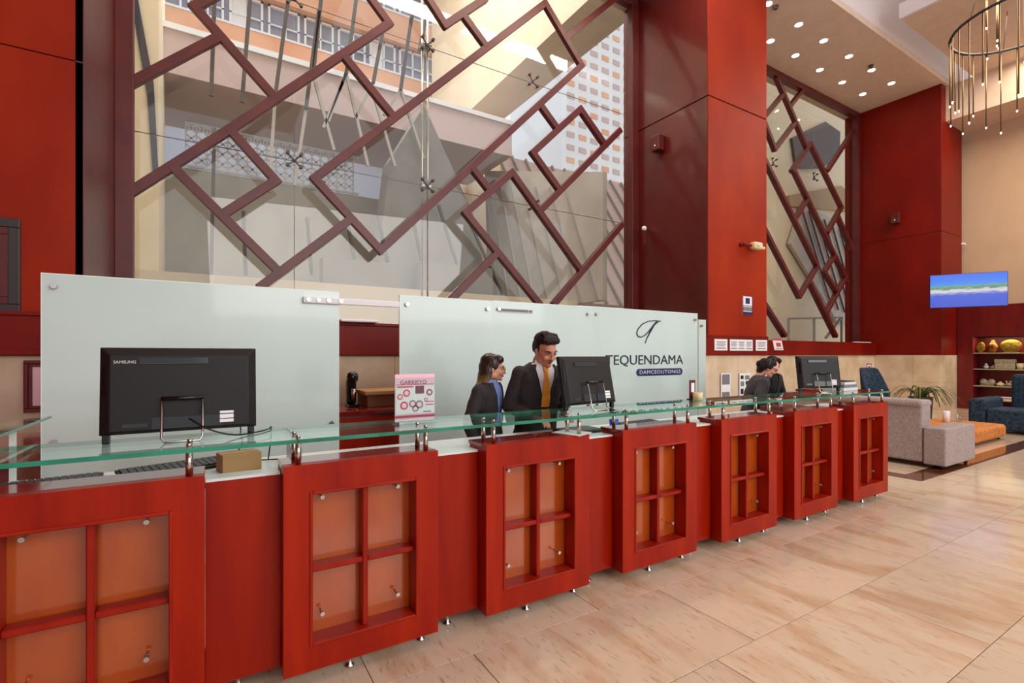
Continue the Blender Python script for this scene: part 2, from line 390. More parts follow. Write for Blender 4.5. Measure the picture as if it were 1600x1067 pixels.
# ------------------------------------------------------------------ windows
def frame_parts(x0, x1, z0, z1, Y, w, d, name):
    f = MB().box((x0, Y-d, z0), (x0+w, Y+.02, z1)).box((x1-w, Y-d, z0), (x1, Y+.02, z1)).box((x0+w, Y-d, z1-w), (x1-w, Y+.02, z1))
    return struct(f.build(name, M['lattice'], bevel=.006))
XL2 = -.936
w1 = frame_parts(XL, XC0, ZBAND, ZC, YW1-.02, .18, .12, 'window_1')
w2 = frame_parts(XC1, XP0, ZBAND, ZC, YW2, .16, .14, 'window_2')
YG1 = YW1+.22; YG2 = YW2+.2
def pane_row(xs, z0, zs, Y, parent):
    for a, b in zip(xs[:-1], xs[1:]):
        for c, d in zip(zs[:-1], zs[1:]):
            MB().box((a+.006, Y, c+.006), (b-.006, Y+.012, d-.006)).build('glass_pane', M['winglass'], parent)
def spider(p, parent, name='spider_fitting'):
    m = MB()
    for sx, sz in ((1, 1), (-1, 1), (1, -1), (-1, -1)):
        m.tube([p+Vector((0, .05, 0)), p+Vector((sx*.09, .02, sz*.09))], .012, 6)
        m.cyl(p+Vector((sx*.09, .03, sz*.09)), p+Vector((sx*.09, -.02, sz*.09)), .026, 8)
    m.ell(p+Vector((0, .05, 0)), .03, 8, 6)
    return m.build(name, M['steel_d'], parent)
xm = [XL+.05]+[on_y(q, 300, YG1).x for q in (460, 668, 833)]+[XC0-.03]
zs1 = [ZBAND, on_y(670, 290, YG1).z, on_y(670, 70, YG1).z-.0, ZC]
pane_row(xm, 0, zs1, YG1, w1)
for xx in xm[1:-1]:
    for zz in zs1[1:-1]: spider(Vector((xx, YG1-.03, zz)), w1)
# stainless twin rods of the glazing truss
tr = thing('glazing_truss', 'pair of tall slim steel rods with wire stays behind the large lattice window', 'truss', (xm[2], YG1+.2, ZBAND))
for dx in (-.05, .05):
    MB().cyl((xm[2]+dx, YG1+.12, ZBAND), (xm[2]+dx, YG1+.12, ZC), .02, 10).build('rod', M['chrome'], tr)
for zz in zs1[1:-1]:
    MB().cyl((xm[0], YG1+.1, zz+.02), (xm[-1], YG1+.1, zz+.02), .006, 6).build('wire', M['steel_d'], tr)
    MB().box((xm[2]-.09, YG1+.02, zz-.03), (xm[2]+.09, YG1+.16, zz+.03)).build('bracket', M['chrome'], tr, bevel=.01)
x2m = [XC1+.05]+[on_y(q, 300, YG2).x for q in (1209, 1273)]+[XP0-.03]
zs2 = [ZBAND, on_y(1240, 265, YG2).z, ZC]
pane_row(x2m, 0, zs2, YG2, w2)
for xx in x2m[1:-1]: spider(Vector((xx, YG2-.03, zs2[1])), w2)

YLT = YW1-.10
LT1 = [((200,133),(341,59)), ((303,10),(427,150)), ((303,12),(345,-12)), ((199,304),(360,202)), ((360,202),(608,37)), ((608,38),(577,-5)),
 ((360,204),(432,284)), ((432,282),(347,336)), ((273,264),(435,424)), ((408,447),(547,343)), ((491,279),(851,6)), ((491,279),(595,392)),
 ((595,391),(908,103)), ((851,6),(908,103)), ((541,93),(613,181)), ((667,-4),(695,40)), ((695,40),(756,0)), ((723,24),(757,70)),
 ((885,58),(961,-2)), ((844,165),(870,201)), ((906,171),(832,239)), ((832,239),(873,296)), ((906,171),(944,226)), ((967,205),(845,328)),
 ((799,270),(727,333)), ((739,265),(766,300)), ((799,270),(906,421)), ((727,333),(843,476)), ((775,397),(705,468)), ((970,352),(866,474))]
lt = thing('window_lattice', 'mahogany coloured lattice of slanted rectangles across the large window behind the desk', 'lattice', (3.4, YLT, ZBAND))
lt.location = (3.4, YLT, ZBAND)
for i, (a, b) in enumerate(LT1):
    MB().bar(on_y(*a, YLT), on_y(*b, YLT), .115, .075+.0012*i, ext=.045).build('bar', M['lattice'], lt, bevel=.004, seg=1)
YL2 = YW2-.08
LT2 = [((1213,122),(1261,234)), ((1265,224),(1314,324)), ((1221,150),(1090,308)), ((1252,143),(1235,165)), ((1240,194),(1210,234)), ((1150,80),(1210,234)),
 ((1265,224),(1237,267)), ((1240,267),(1323,440)), ((1333,204),(1292,267)), ((1260,312),(1241,344)), ((1105,70),(1276,416)), ((1276,416),(1248,464)),
 ((1092,160),(1248,464)), ((1314,324),(1292,363)), ((1308,338),(1330,389)), ((1303,400),(1287,425)), ((1287,425),(1307,457)), ((1320,434),(1290,489)),
 ((1264,441),(1305,525)), ((1092,316),(1225,524))]
lt2 = thing('window_lattice', 'narrow dark red lattice of slanted rectangles on the far window beside the column', 'lattice', (11.7, YL2, ZBAND))
for i, (a, b) in enumerate(LT2):
    MB().bar(on_y(*a, YL2), on_y(*b, YL2), .10, .12+.0012*i, ext=.03).build('bar', M['lattice'], lt2, bevel=.004, seg=1)

# ------------------------------------------------------------------ atrium and buildings behind the glass
struct(MB().box((-6, YW1+.4, -.2), (24, 40, 0.0)).build('ground_outside', M['concrete']))
struct(MB().box((-5, 9.0, 0), (7.3, 9.25, 2.75)).build('wall_parapet', M['cream_out']))
struct(MB().box((-5, 14.4, 0), (7.35, 14.8, 6.05)).build('wall_courtyard', M['concrete']))
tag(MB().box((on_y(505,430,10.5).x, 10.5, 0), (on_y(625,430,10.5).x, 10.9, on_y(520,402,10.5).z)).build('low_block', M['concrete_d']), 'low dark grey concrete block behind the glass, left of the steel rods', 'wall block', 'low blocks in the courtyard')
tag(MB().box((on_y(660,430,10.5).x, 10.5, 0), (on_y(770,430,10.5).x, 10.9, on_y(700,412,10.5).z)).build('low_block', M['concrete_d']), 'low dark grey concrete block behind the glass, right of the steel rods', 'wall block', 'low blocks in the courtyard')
# gallery slab with fascia
gs = thing('gallery_slab', 'pale concrete gallery slab with white coping line spanning the courtyard', 'gallery', (-2, 12, 7.1))
xa, xb = XL-.25, 7.35
MB().box((xa, 12.0, 7.13), (xb, 14.8, 8.0)).build('slab', M['concrete_p'], gs)
MB().box((xa, 11.95, 8.0), (xb, 12.2, 8.12)).build('coping', M['win_w'], gs)
# perforated screen below the slab
ps = thing('perforated_screen', 'white openwork screen under the gallery slab behind the window', 'screen', (1, 14.3, 6.05))
m = MB(); x0s, x1s = on_y(290, 230, 14.3).x, on_y(560, 240, 14.3).x; z0s, z1s = 6.05, 7.13
m.box((x0s, 14.28, z0s), (x1s, 14.34, z0s+.05)).box((x0s, 14.28, z1s-.05), (x1s, 14.34, z1s))
nx = int((x1s-x0s)/.22)
for k in range(nx+1):
    xx = x0s+k*.22
    m.bar((xx, 14.31, z0s), (xx, 14.31, z1s), .03, .04)
    for q in range(4):
        zz = z0s+.1+q*.25
        if k < nx:
            m.bar((xx, 14.31, zz), (xx+.22, 14.31, zz+.2), .035, .03); m.bar((xx, 14.31, zz+.2), (xx+.22, 14.31, zz), .035, .03)
o = m.build('openwork', M['win_w'], ps); o['kind'] = 'stuff'
# orange apartment block
ob = thing('apartment_block', 'orange banded apartment block with rows of windows seen through the big window', 'building', (2, 22, 0))
xo0, xo1 = -9.0, 11.5
MB().box((xo0, 22.3, 0), (xo1, 27, 26)).build('wall', M['win_b'], ob)
z = 10.2
for k in range(6):
    MB().box((xo0, 21.9, z), (xo1, 22.3, z+1.25)).build('balcony_band', M['orange_b'], ob)
    MB().box((xo0, 21.85, z+1.25), (xo1, 22.3, z+1.33)).build('coping', M['win_w'], ob)
    nW = 15
    for q in range(nW):
        xx = xo0+.2+q*1.36
        fr = MB().box((xx, 22.18, z+1.35), (xx+.08, 22.3, z+2.7)).box((xx+.62, 22.18, z+1.35), (xx+.68, 22.3, z+2.7)).box((xx+1.1, 22.18, z+1.35), (xx+1.18, 22.3, z+2.7)).box((xx, 22.18, z+2.62), (xx+1.18, 22.3, z+2.7)).box((xx, 22.18, z+1.9), (xx+1.18, 22.25, z+1.95))
        w = fr.build('window', M['win_w'], ob)
        if (q*7+k*3) % 4 == 0: MB().box((xx+.08, 22.24, z+1.35), (xx+.6, 22.28, z+2.6)).build('curtain', M['paper'], w)
    z += 2.75
MB().box((xo0-.1, 21.8, z-.1), (xo1+.1, 27.1, z+.4)).build('roof', M['orange_b'], ob)
# white tower
wt = thing('tower_block', 'white high-rise with rows of small windows seen through the upper right opening', 'building', (29, 30, 0))
p = on_y(878, 150, 32); p2 = on_y(990, 150, 32)
MB().box((p.x, 32, 0), (p2.x+6, 40, 31)).build('wall', M['win_w'], wt)
for r_ in range(16):
    for c_ in range(9):
        xx = p.x+.5+c_*1.25; zz = 14+r_*1.05
        MB().box((xx, 31.93, zz), (xx+.75, 32.02, zz+.42)).build('window', M['concrete_p'] if (r_+c_) % 3 else M['orange_b'], wt)
# cream side wing (pier and beam) at the right of the courtyard
aw = struct(MB().box((7.4, 14.9, 0), (8.66, 18, 22)).box((7.4, 7.95, 9.6), (8.66, 14.9, 22)).build('wall_atrium_side', M['cream_out']))
struct(MB().box((XL-.9, YW1+.45, 0), (XL-.25, 17, 20)).build('wall_atrium_left', M['cream_out']))
o = MB(); o.prism([on_y(203, -10, 10.85), on_y(214, -10, 10.85), on_y(240, 130, 10.85), on_y(247, 260, 10.85), on_y(240, 290, 10.85), on_y(230, 150, 10.85)], (0, .045, 0))
tag(o.build('stair_stringer', M['darkband']), 'dark sloping strip running down the cream wall at the left of the window', 'strip')
a_ = on_y(190, 300, 10.9); b_ = on_y(248, 300, 10.9)
struct(MB().box((a_.x, 10.9, 0), (b_.x, 12.4, 20)).build('wall_courtyard_pier', M['cream_out']))
# dark stair flank: grey triangle
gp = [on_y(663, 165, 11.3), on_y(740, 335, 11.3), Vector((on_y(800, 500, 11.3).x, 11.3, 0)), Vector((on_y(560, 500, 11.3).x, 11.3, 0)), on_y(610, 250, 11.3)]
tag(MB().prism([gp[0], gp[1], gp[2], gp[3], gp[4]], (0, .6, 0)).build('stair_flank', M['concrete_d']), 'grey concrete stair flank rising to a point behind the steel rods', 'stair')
# skylight rods (V shaped) over the courtyard, with shadow lines built as bars below
sk = thing('skylight_frame', 'slanted thin steel mullions in V shapes, with bars for shadow lines below, behind the large window', 'frame', (2, 11, 9))
def mul(a, b, Y0=11.0, Y1=11.0, w=.07, mtl='steel_d'):
    MB().bar(at(*a, 1, Y0), at(*b, 1, Y1), w, .06).build('mullion_and_shade_bar', M[mtl], sk)
for a, b in (((391,-5),(378,160)), ((451,-5),(430,150)), ((498,18),(478,170)), ((502,-5),(490,110)), ((557,-5),(541,115)), ((598,50),(583,130)), ((648,-5),(626,140)), ((672,-5),(655,80)), ((335,5),(330,150))):
    mul(a, b)
for a, b in (((541,115),(505,200)), ((583,130),(555,185)), ((626,140),(600,180)), ((541,115),(575,260)), ((583,145),(617,260)), ((626,140),(662,248)), ((490,120),(522,235)), ((478,170),(460,290)), ((430,150),(420,300)), ((540,115),(513,190))):
    mul(a, b, 11.1, 11.1, .06, 'steel_l')
for a, b in (((685,320),(728,460)), ((735,350),(785,460)), ((540,330),(560,440)), ((590,335),(612,440)), ((645,340),(665,440)), ((480,340),(487,430)), ((335,200),(330,430)), ((380,330),(384,430))):  # lower dark lines are shadows and reflections, modelled as solid bars
    mul(a, b, 11.0, 11.0, .06, 'steel_d')
# pale inclined glazed roof on the right side of the courtyard
rf = thing('sloping_roof', 'pale ribbed roof sloping down to the right beyond the atrium opening', 'roof', (9, 13, 4))
a0, a1, a2, a3 = at(786,190,1,15.4), at(962,225,1,15.4), at(962,300,1,13), at(786,290,1,14)
q = [Vector((8.7, 16.5, 9.2)), Vector((16, 16.5, 9.2)), Vector((16, 12.5, 3.2)), Vector((8.7, 12.5, 3.2))]
MB().prism(q, (0, .12, -.08)).build('roof_sheet', M['concrete_p'], rf)
for k in range(12):
    t = k/11; xk = 8.8+t*7
    MB().bar(Vector((xk, 16.45, 9.22)), Vector((xk, 12.45, 3.22)), .07, .12).build('rib', M['steel_l'], rf)
lr = thing('glazed_slope', 'grey glazed slope with diagonal bars low behind the right of the large window', 'roof', (5.5, 10.5, 2.5))
q = [on_y(700,475,10.2), on_y(960,475,10.2), on_y(960,300,10.2), on_y(850,230,10.2), on_y(745,290,10.2)]
MB().prism([Vector((7.35, 8.2, 2.7)), Vector((7.35, 8.2, 5.5)), Vector((7.35, 13.5, 7.2)), Vector((7.35, 13.5, 2.7))], (.12, 0, 0)).build('sheet', M['concrete'], lr)
for k in range(9):
    yy = 8.3+k*.62
    MB().bar(Vector((7.33, min(yy+1.2, 13.5), 5.5+min(k*.2, 1.6))), Vector((7.33, yy, 2.7)), .05, .06, n=Vector((1, 0, 0))).build('bar', M['steel_l'], lr)

# behind window 2
struct(MB().box((14, 9.6, 0), (34, 9.8, 14)).build('wall_behind_window', M['cream_out']))
def flat2(pts, m, name, Y=9.55, par=None, th=.12): return MB().prism([on_y(a, b, Y) for a, b in pts], (0, min(th, 9.595-Y), 0)).build(name, m, par)
nb = thing('stairwell_niche', 'grey hexagonal opening high on the cream wall behind the far window', 'niche', (18, 9.5, 6))
flat2([(1238,215),(1290,190),(1313,206),(1312,245),(1285,262),(1245,262)], M['steel_d'], 'opening', 9.5, nb)
flat2([(1233,305),(1315,290),(1325,300),(1325,330),(1235,322)], M['tan_out'], 'recess', 9.5, nb)
sg = thing('sloping_roof', 'white glazed roof sloping down with thin dark bars behind the far window', 'roof', (18, 9.4, 3))
flat2([(1255,318),(1335,360),(1335,505),(1310,505),(1235,380)], M['concrete'], 'sheet', 9.42, sg)
for k in range(6):
    a = on_y(1252+k*12, 322+k*7, 9.36); b = on_y(1300+k*10, 480+k*4, 9.36)
    MB().bar(a, b, .05, .05).build('bar', M['steel_d'], sg)
rl = thing('stair_railing', 'thin grey metal railing at the foot of the far window', 'railing', (16, 8.6, 2))
for a, b in (((1232,498),(1315,496)), ((1232,498),(1232,735)), ((1272,497),(1272,735)), ((1315,496),(1315,735)), ((1315,496),(1290,528))):
    MB().bar(on_y(*a, 8.6), on_y(*b, 8.6), .06, .06).build('rail', M['steel_l'], rl)

# ------------------------------------------------------------------ reception desk
YF = 2.40
desk = None
def feet(x, y, zt, par):
    m = MB().lathe([(.022, 0), (.022, .006), (.012, .012), (.012, zt-.012), (.02, zt-.01), (.02, zt)], (x, y, 0), 12)
    m.build('foot', M['chrome'], par)
mod_x = [-.745, .286, 1.305, 2.325, 3.350, 4.355, 5.400]
ord_n = ['cut by the left edge', 'left of the leaflet', 'in front of the man and woman',
         'fourth from the left', 'left of the grey-jacketed person', 'below the farthest monitor', 'at the desk end beside the sofa']
def module(x0, x1):
    t = thing('desk_cabinet', '', 'desk cabinet', ((x0+x1)/2, YF, 0), group='panelled cabinets of the reception desk')
    z0, z1 = .065, 1.005; ox0, ox1 = x0+.108, x1-.108; oz0, oz1 = .176, .88
    T = .055
    MB().box((x0, YF, z0), (ox0, YF+T, z1-.0)).box((ox1, YF, z0), (x1, YF+T, z1)).box((ox0, YF, oz1), (ox1, YF+T, z1)).box((ox0, YF, z0), (ox1, YF+T, oz0)).build('front_frame', M['desk'], t)
    MB().box((x0, YF+T, z0), (x0+.02, 2.60, z1-.02)).build('side_panel', M['desk'], t)
    MB().box((x1-.02, YF+T, z0), (x1, 2.60, z1-.02)).build('side_panel', M['desk'], t)
    MB().box((x0, YF+T, z1-.02), (x1, 2.62, z1)).build('top', M['desk_h'], t, bevel=.002, seg=1)
    MB().box((x0+.02, YF+.10, z0), (x1-.02, YF+.115, z1-.02)).build('inset_panel', M['inset'], t)
    b = MB(); w = .014
    b.box((ox0, YF-.006, oz0), (ox0+w, YF+.1, oz1)).box((ox1-w, YF-.006, oz0), (ox1, YF+.1, oz1)).box((ox0+w, YF-.006, oz1-w), (ox1-w, YF+.1, oz1)).box((ox0+w, YF-.006, oz0), (ox1-w, YF+.1, oz0+w))
    b.build('opening_trim', M['muntin'], t, bevel=.003, seg=1)
    xc = (ox0+ox1)/2; zc = .512
    MB().box((xc-.013, YF+.028, oz0+w), (xc+.013, YF+.095, oz1-w)).build('muntin', M['muntin'], t, bevel=.004, seg=1)
    MB().box((ox0+w, YF+.028, zc-.013), (xc-.013, YF+.095, zc+.013)).build('muntin', M['muntin'], t, bevel=.004, seg=1)
    MB().box((xc+.013, YF+.028, zc-.013), (ox1-w, YF+.095, zc+.013)).build('muntin', M['muntin'], t, bevel=.004, seg=1)
    for sx in (ox0+.065, ox1-.09):
        for sz in (.288, .835):
            MB().cyl((sx, YF+.1, sz), (sx, YF+.055, sz), .005, 8).cyl((sx, YF+.056, sz), (sx, YF+.045, sz), .010, 12).build('stud', M['chrome'], t)
    feet(x0+.30, YF+.06, z0, t); feet(x1-.06, YF+.09, z0, t)
    return t
X0 = mod_x[1]; proto = module(X0, X0+.735)
mods = []
for i, x in enumerate(mod_x):
    t = proto if i == 1 else copy_tree(proto)
    t.location.x = x+.3675; mods.append(t)
    t['label'] = 'red desk cabinet with four amber panes, '+ord_n[i]
gap_lab = ['plain red desk panel below the cardboard box, first from the left', 'plain red desk panel between the leaflet cabinet and the couple\'s cabinet', 'plain red desk panel right of the cabinet in front of the couple',
           'plain red desk panel below the small dark card and yellow mug', 'plain red desk panel between the fifth and sixth panelled cabinets', 'plain red desk panel just left of the last panelled cabinet']
for i in range(6):
    a = mod_x[i]+.735+.002; b = mod_x[i+1]-.002
    t = thing('counter_section', gap_lab[i], 'counter section', ((a+b)/2, 2.5, 0), group='plain recessed panels of the reception desk')
    MB().box((a, 2.50, .072), (b, 2.53, .955)).build('front', M['desk'], t)
    MB().box((a, 2.495, .955), (b, 2.598, .967)).build('cap', M['white'], t)
    feet((a+b)/2-.02, 2.56, .075, t)
    MB().box((a, 2.53, .075), (b, 2.59, .12)).build('rail', M['desk'], t)
wk = thing('worktop', 'long pale laminate staff worktop running behind the red desk fronts', 'worktop', (2.7, 2.9, 0))
MB().box((-.75, 2.625, .90), (6.12, 3.02, .945)).build('top', M['white'], wk, bevel=.004)
for x in (-.7, 1.26, 3.31, 6.06):
    MB().box((x-.02, 2.66, 0), (x+.02, 3.0, .90)).build('support', M['shelfwood'], wk)
MB().box((-.75, 2.66, 0), (6.10, 2.68, .16)).build('toe_shade_board', M['shelfwood'], wk)  # added dark board standing in for the shade under the desk
# glass ledge in sections, on steel posts
ZL = 1.106; GT = .018
def glass_slab(mb, x0, x1, y0, y1, z0, z1):
    mb.add([(x0,y0,z0),(x1,y0,z0),(x1,y1,z0),(x0,y1,z0),(x0,y0,z1),(x1,y0,z1),(x1,y1,z1),(x0,y1,z1)], [(0,3,2,1),(4,5,6,7)])
    mb.add([(x0,y0,z0),(x1,y0,z0),(x1,y1,z0),(x0,y1,z0),(x0,y0,z1),(x1,y0,z1),(x1,y1,z1),(x0,y1,z1)], [(0,1,5,4),(1,2,6,5),(2,3,7,6),(3,0,4,7)], mi=1)
gl = thing('glass_ledge', 'long green edged clear glass ledge raised on steel posts along the desk', 'glass ledge', (2.7, 2.6, ZL))
cuts = [-1.2, .345, 1.395, 2.42, 3.45, 4.46, 5.47, 6.14]
for a, b in zip(cuts[:-1], cuts[1:]):
    m = MB(); glass_slab(m, a+.002, b-.002, 2.388, 2.83, ZL, ZL+GT); m.build('glass_plate', [M['ledge_glass'], M['green_edge']], gl, fix=False)
for x in mod_x:
    for px in (x+.065, x+.735-.055):
        for py in (2.435, 2.555):
            MB().cyl((px, py, 1.0055), (px, py, ZL-.0005), .0125, 12).cyl((px, py, ZL+GT+.0005), (px, py, ZL+GT+.015), .010, 12).build('post', M['chrome'], gl)
# side wing ledge at the far left behind
gw = thing('glass_ledge', 'short glass shelf plate on a steel bracket at the photo\'s far left', 'glass ledge', (-.9, 3.3, 1.15))
m = MB(); pA = at(80, 655, 2, 1.17); pB = at(17, 656, 2, 1.17)
m.prism([at(80,653,2,1.17), at(20,661,2,1.17), at(-60,680,2,1.17), at(-60,706,2,1.17)], (0, 0, .012)); m.build('glass_plate', M['ledge_glass'], gw)
a, b = at(80,653,2,1.17), at(-60,706,2,1.17)
MB().bar(a+Vector((0, 0, .006)), b+Vector((0, 0, .006)), .004, .013, n=Vector((0, 0, 1))).build('edge', M['green_edge'], gw)
pc = at(20, 672, 2, 1.17)
MB().box((pc.x-.01, pc.y-.01, .62), (pc.x+.01, pc.y+.01, 1.17)).build('post', M['white'], gw)
wing = thing('side_cabinet', 'low dark red cabinet behind the desk at the photo\'s far left', 'cabinet', (-1.5, 4.6, 0))
MB().box((-2.6, 3.9, .08), (-.95, 5.2, .86)).build('body', M['shelfwood'], wing); MB().box((-2.65, 3.86, .86), (-.92, 5.25, .9)).build('top', M['desk_h'], wing, bevel=.004); MB().box((-2.55, 3.95, 0), (-1.0, 5.15, .08)).build('plinth', M['black'], wing)

# ------------------------------------------------------------------ frosted screens behind the staff
YS = 4.2
def screen(label, x0, x1, z0, z1, Y, group=None, studs=True):
    t = thing('glass_screen', label, 'glass screen', ((x0+x1)/2, Y, 0), group='frosted glass screens behind the staff')
    m = MB().box((x0, Y, z0), (x1, Y+.015, z1)); m.build('glass', M['frost'], t)
    MB().box((x0, Y-.001, z1), (x1, Y+.016, z1+.007)).box((x0-.004, Y-.001, z0), (x0, Y+.016, z1+.007)).build('edge', M['frost_edge'], t)
    for x in ((x0+.06, x1-.06) if x1-x0 > .4 else (x0+.04,)):
        MB().cyl((x, Y+.0, .95), (x, Y-.02, .95), .017, 12).build('stud', M['chrome'], t)
        MB().cyl((x, Y+.0, z1-.075), (x, Y-.025, z1-.075), .017, 12).build('stud', M['chrome'], t)
    for x in ((x0+.1, x1-.1) if x1-x0 > .4 else ((x0+x1)/2,)): MB().box((x-.03, Y+.015, 0), (x+.03, Y+.06, z1-.3)).box((x-.05, Y-.04, 0), (x+.05, Y+.1, .012)).build('stand', M['chrome'], t)
    return t
xa, xb = on_y(65, 427, YS).x, on_y(530, 460, YS).x
s1 = screen('wide pale frosted glass screen behind the black monitor at the photo\'s left', xa, xb, .10, 2.012, YS)
xs = [on_y(q, 475, YS).x for q in (625, 770, 925, 1090)]
s2 = screen('frosted glass screen behind the pink leaflet, left of the standing woman', xs[0], xs[1]-.004, .10, 2.02, YS)
s3 = screen('frosted glass screen directly behind the man in the orange tie', xs[1], xs[2]-.004, .10, 2.025, YS)
s4 = screen('frosted glass screen bearing the navy lettering and looping emblem', xs[2], xs[3], .10, 2.03, YS)
s5 = screen('narrow frosted glass strip behind the lettered screen by the red column', on_y(1092, 500, YS+.16).x, on_y(1103, 500, YS+.16).x, .10, 1.97, YS+.16)
# emblem and lettering on s4
def tq(x, y): return on_y(920+x/4.85, 460+y/4.85, YS-.006)
pts = [(545,203),(500,198),(450,203),(405,225),(374,262),(364,292),(372,316),(395,324),(422,312),(455,280),(485,240),(510,208)]
MB().tube([tq(*p) for p in pts], .006, 6).build('emblem', M['ink'], s4)
MB().tube([tq(*p) for p in [(525,205),(495,230),(462,290),(440,335),(428,370)]], [.010, .011, .009, .006, .004], 6).build('emblem', M['ink'], s4)
p0 = on_y(946, 564, YS-.004); p1 = on_y(1067, 564, YS-.004)
o = text('TEQUENDAMA', .145, p0, M['ink'], s4, extrude=.001)
wdt = max(v.co.x for v in o.data.vertices)-min(v.co.x for v in o.data.vertices); o.scale = ((p1.x-p0.x)/max(wdt, .01), 1.0, 1)
# height: letters 555..572 px
zt = on_y(1000, 554, YS).z-on_y(1000, 571.5, YS).z
cap = max(v.co.y for v in o.data.vertices)-min(v.co.y for v in o.data.vertices); o.scale[1] = zt/cap
o.location.z = on_y(1005, 563, YS).z-origin(s4).z - .0
a = on_y(994, 582, YS); b = on_y(1066, 582, YS); hz = .042
poly = []
for k in range(9): t_ = pi/2+pi*k/8; poly.append(Vector((a.x+hz+hz*cos(t_), YS-.004, a.z+hz*sin(t_))))
for k in range(9): t_ = -pi/2+pi*k/8; poly.append(Vector((b.x-hz+hz*cos(t_), YS-.004, a.z+hz*sin(t_))))
MB().prism(poly, (0, .003, 0)).build('badge', M['navy'], s4)
o = text('DAMCEOUTONGS', .06, Vector((a.x+.045, YS-.006, a.z)), M['silverprint'], s4, extrude=.001, space=1.12)
o.scale[0] = (b.x-a.x-.09)/max(max(v.co.x for v in o.data.vertices)-min(v.co.x for v in o.data.vertices), .01)
# slot plates
a = on_y(995, 634, YS); b = on_y(1066, 629, YS)
MB().box((a.x, YS-.012, a.z-.012), (b.x, YS, a.z+.014)).build('strip', M['greyprint'], s4)
a = on_y(780, 481, YS); b = on_y(832, 490, YS)
MB().box((a.x, YS-.01, b.z), (b.x, YS, a.z)).build('label_plate', M['silverprint'], s3)
MB().box((a.x+.01, YS-.014, b.z+.008), (b.x-.06, YS-.01, a.z-.008)).box((b.x-.05, YS-.014, b.z+.008), (b.x-.01, YS-.01, a.z-.008)).build('label_print', M['greyprint'], s3)
# wall clamp rail joining the two screens
cr = thing('clamp_rail', 'white metal clamp bar with round bolts joining the two glass screens', 'rail', (.9, YS-.03, 1.9))
a = on_y(474, 467, YS-.03); b = on_y(624, 474, YS-.03)
MB().box((a.x, YS-.035, a.z-.028), (b.x, YS-.0015, a.z+.022)).build('bar', M['paper'], cr, bevel=.006)
for q in (482, 498, 514, 533):
    c = on_y(q, 468, YS-.04); MB().cyl((c.x, YS-.034, a.z-.003), (c.x, YS-.044, a.z-.003), .016, 12).build('bolt', M['chrome'], cr)

# back counter with coffee maker seen through the gap
bc = thing('back_cabinet', 'brown wooden cabinet against the stone wall in the gap between the screens', 'cabinet', (1.6, 5.2, 0))
MB().box((.9, 4.9, .06), (2.9, 5.72, .93)).build('body', M['shelfwood'], bc); MB().box((.88, 4.86, .93), (2.92, 5.74, .965)).build('top', M['desk_h'], bc, bevel=.003); MB().box((.95, 4.95, 0), (2.85, 5.7, .06)).build('plinth', M['black'], bc)
MB().box((.95, 4.885, .12), (1.9, 4.9, .9)).box((1.92, 4.885, .12), (2.85, 4.9, .9)).build('door', M['desk'], bc, bevel=.003)
hx = on_y(590, 640, 5.3)
hb = thing('wooden_box', 'brown wooden drawer box with tan lid beside the black coffee maker', 'box', (hx.x, 5.3, .965))
x0, x1 = on_y(570, 640, 5.2).x, on_y(640, 640, 5.2).x
MB().box((x0, 5.1, .965), (x1, 5.5, 1.09)).build('body', mat('box_brown', rgb(112, 66, 44), .6), hb, bevel=.005)
MB().box((x0-.03, 5.07, 1.09), (x1+.02, 5.53, 1.135)).build('lid', M['card'], hb, bevel=.01)
cp = on_y(569, 632, 5.2)
cm = thing('coffee_maker', 'black upright coffee maker beside the wooden box in the gap', 'coffee maker', (cp.x-.1, 5.3, .965))
MB().box((cp.x-.15, 5.22, .965), (cp.x-.035, 5.42, .99)).build('base', M['gloss_black'], cm, bevel=.01)
MB().box((cp.x-.14, 5.34, .99), (cp.x-.04, 5.42, 1.25)).build('column', M['gloss_black'], cm, bevel=.02)
MB().lathe([(.03, 0), (.055, .01), (.06, .05), (.05, .09), (.02, .105)], (cp.x-.09, 5.32, 1.22), 16).build('head', M['gloss_black'], cm)
MB().cyl((cp.x-.09, 5.27, 1.05), (cp.x-.09, 5.27, 1.15), .022, 12).build('nozzle', M['chrome'], cm)

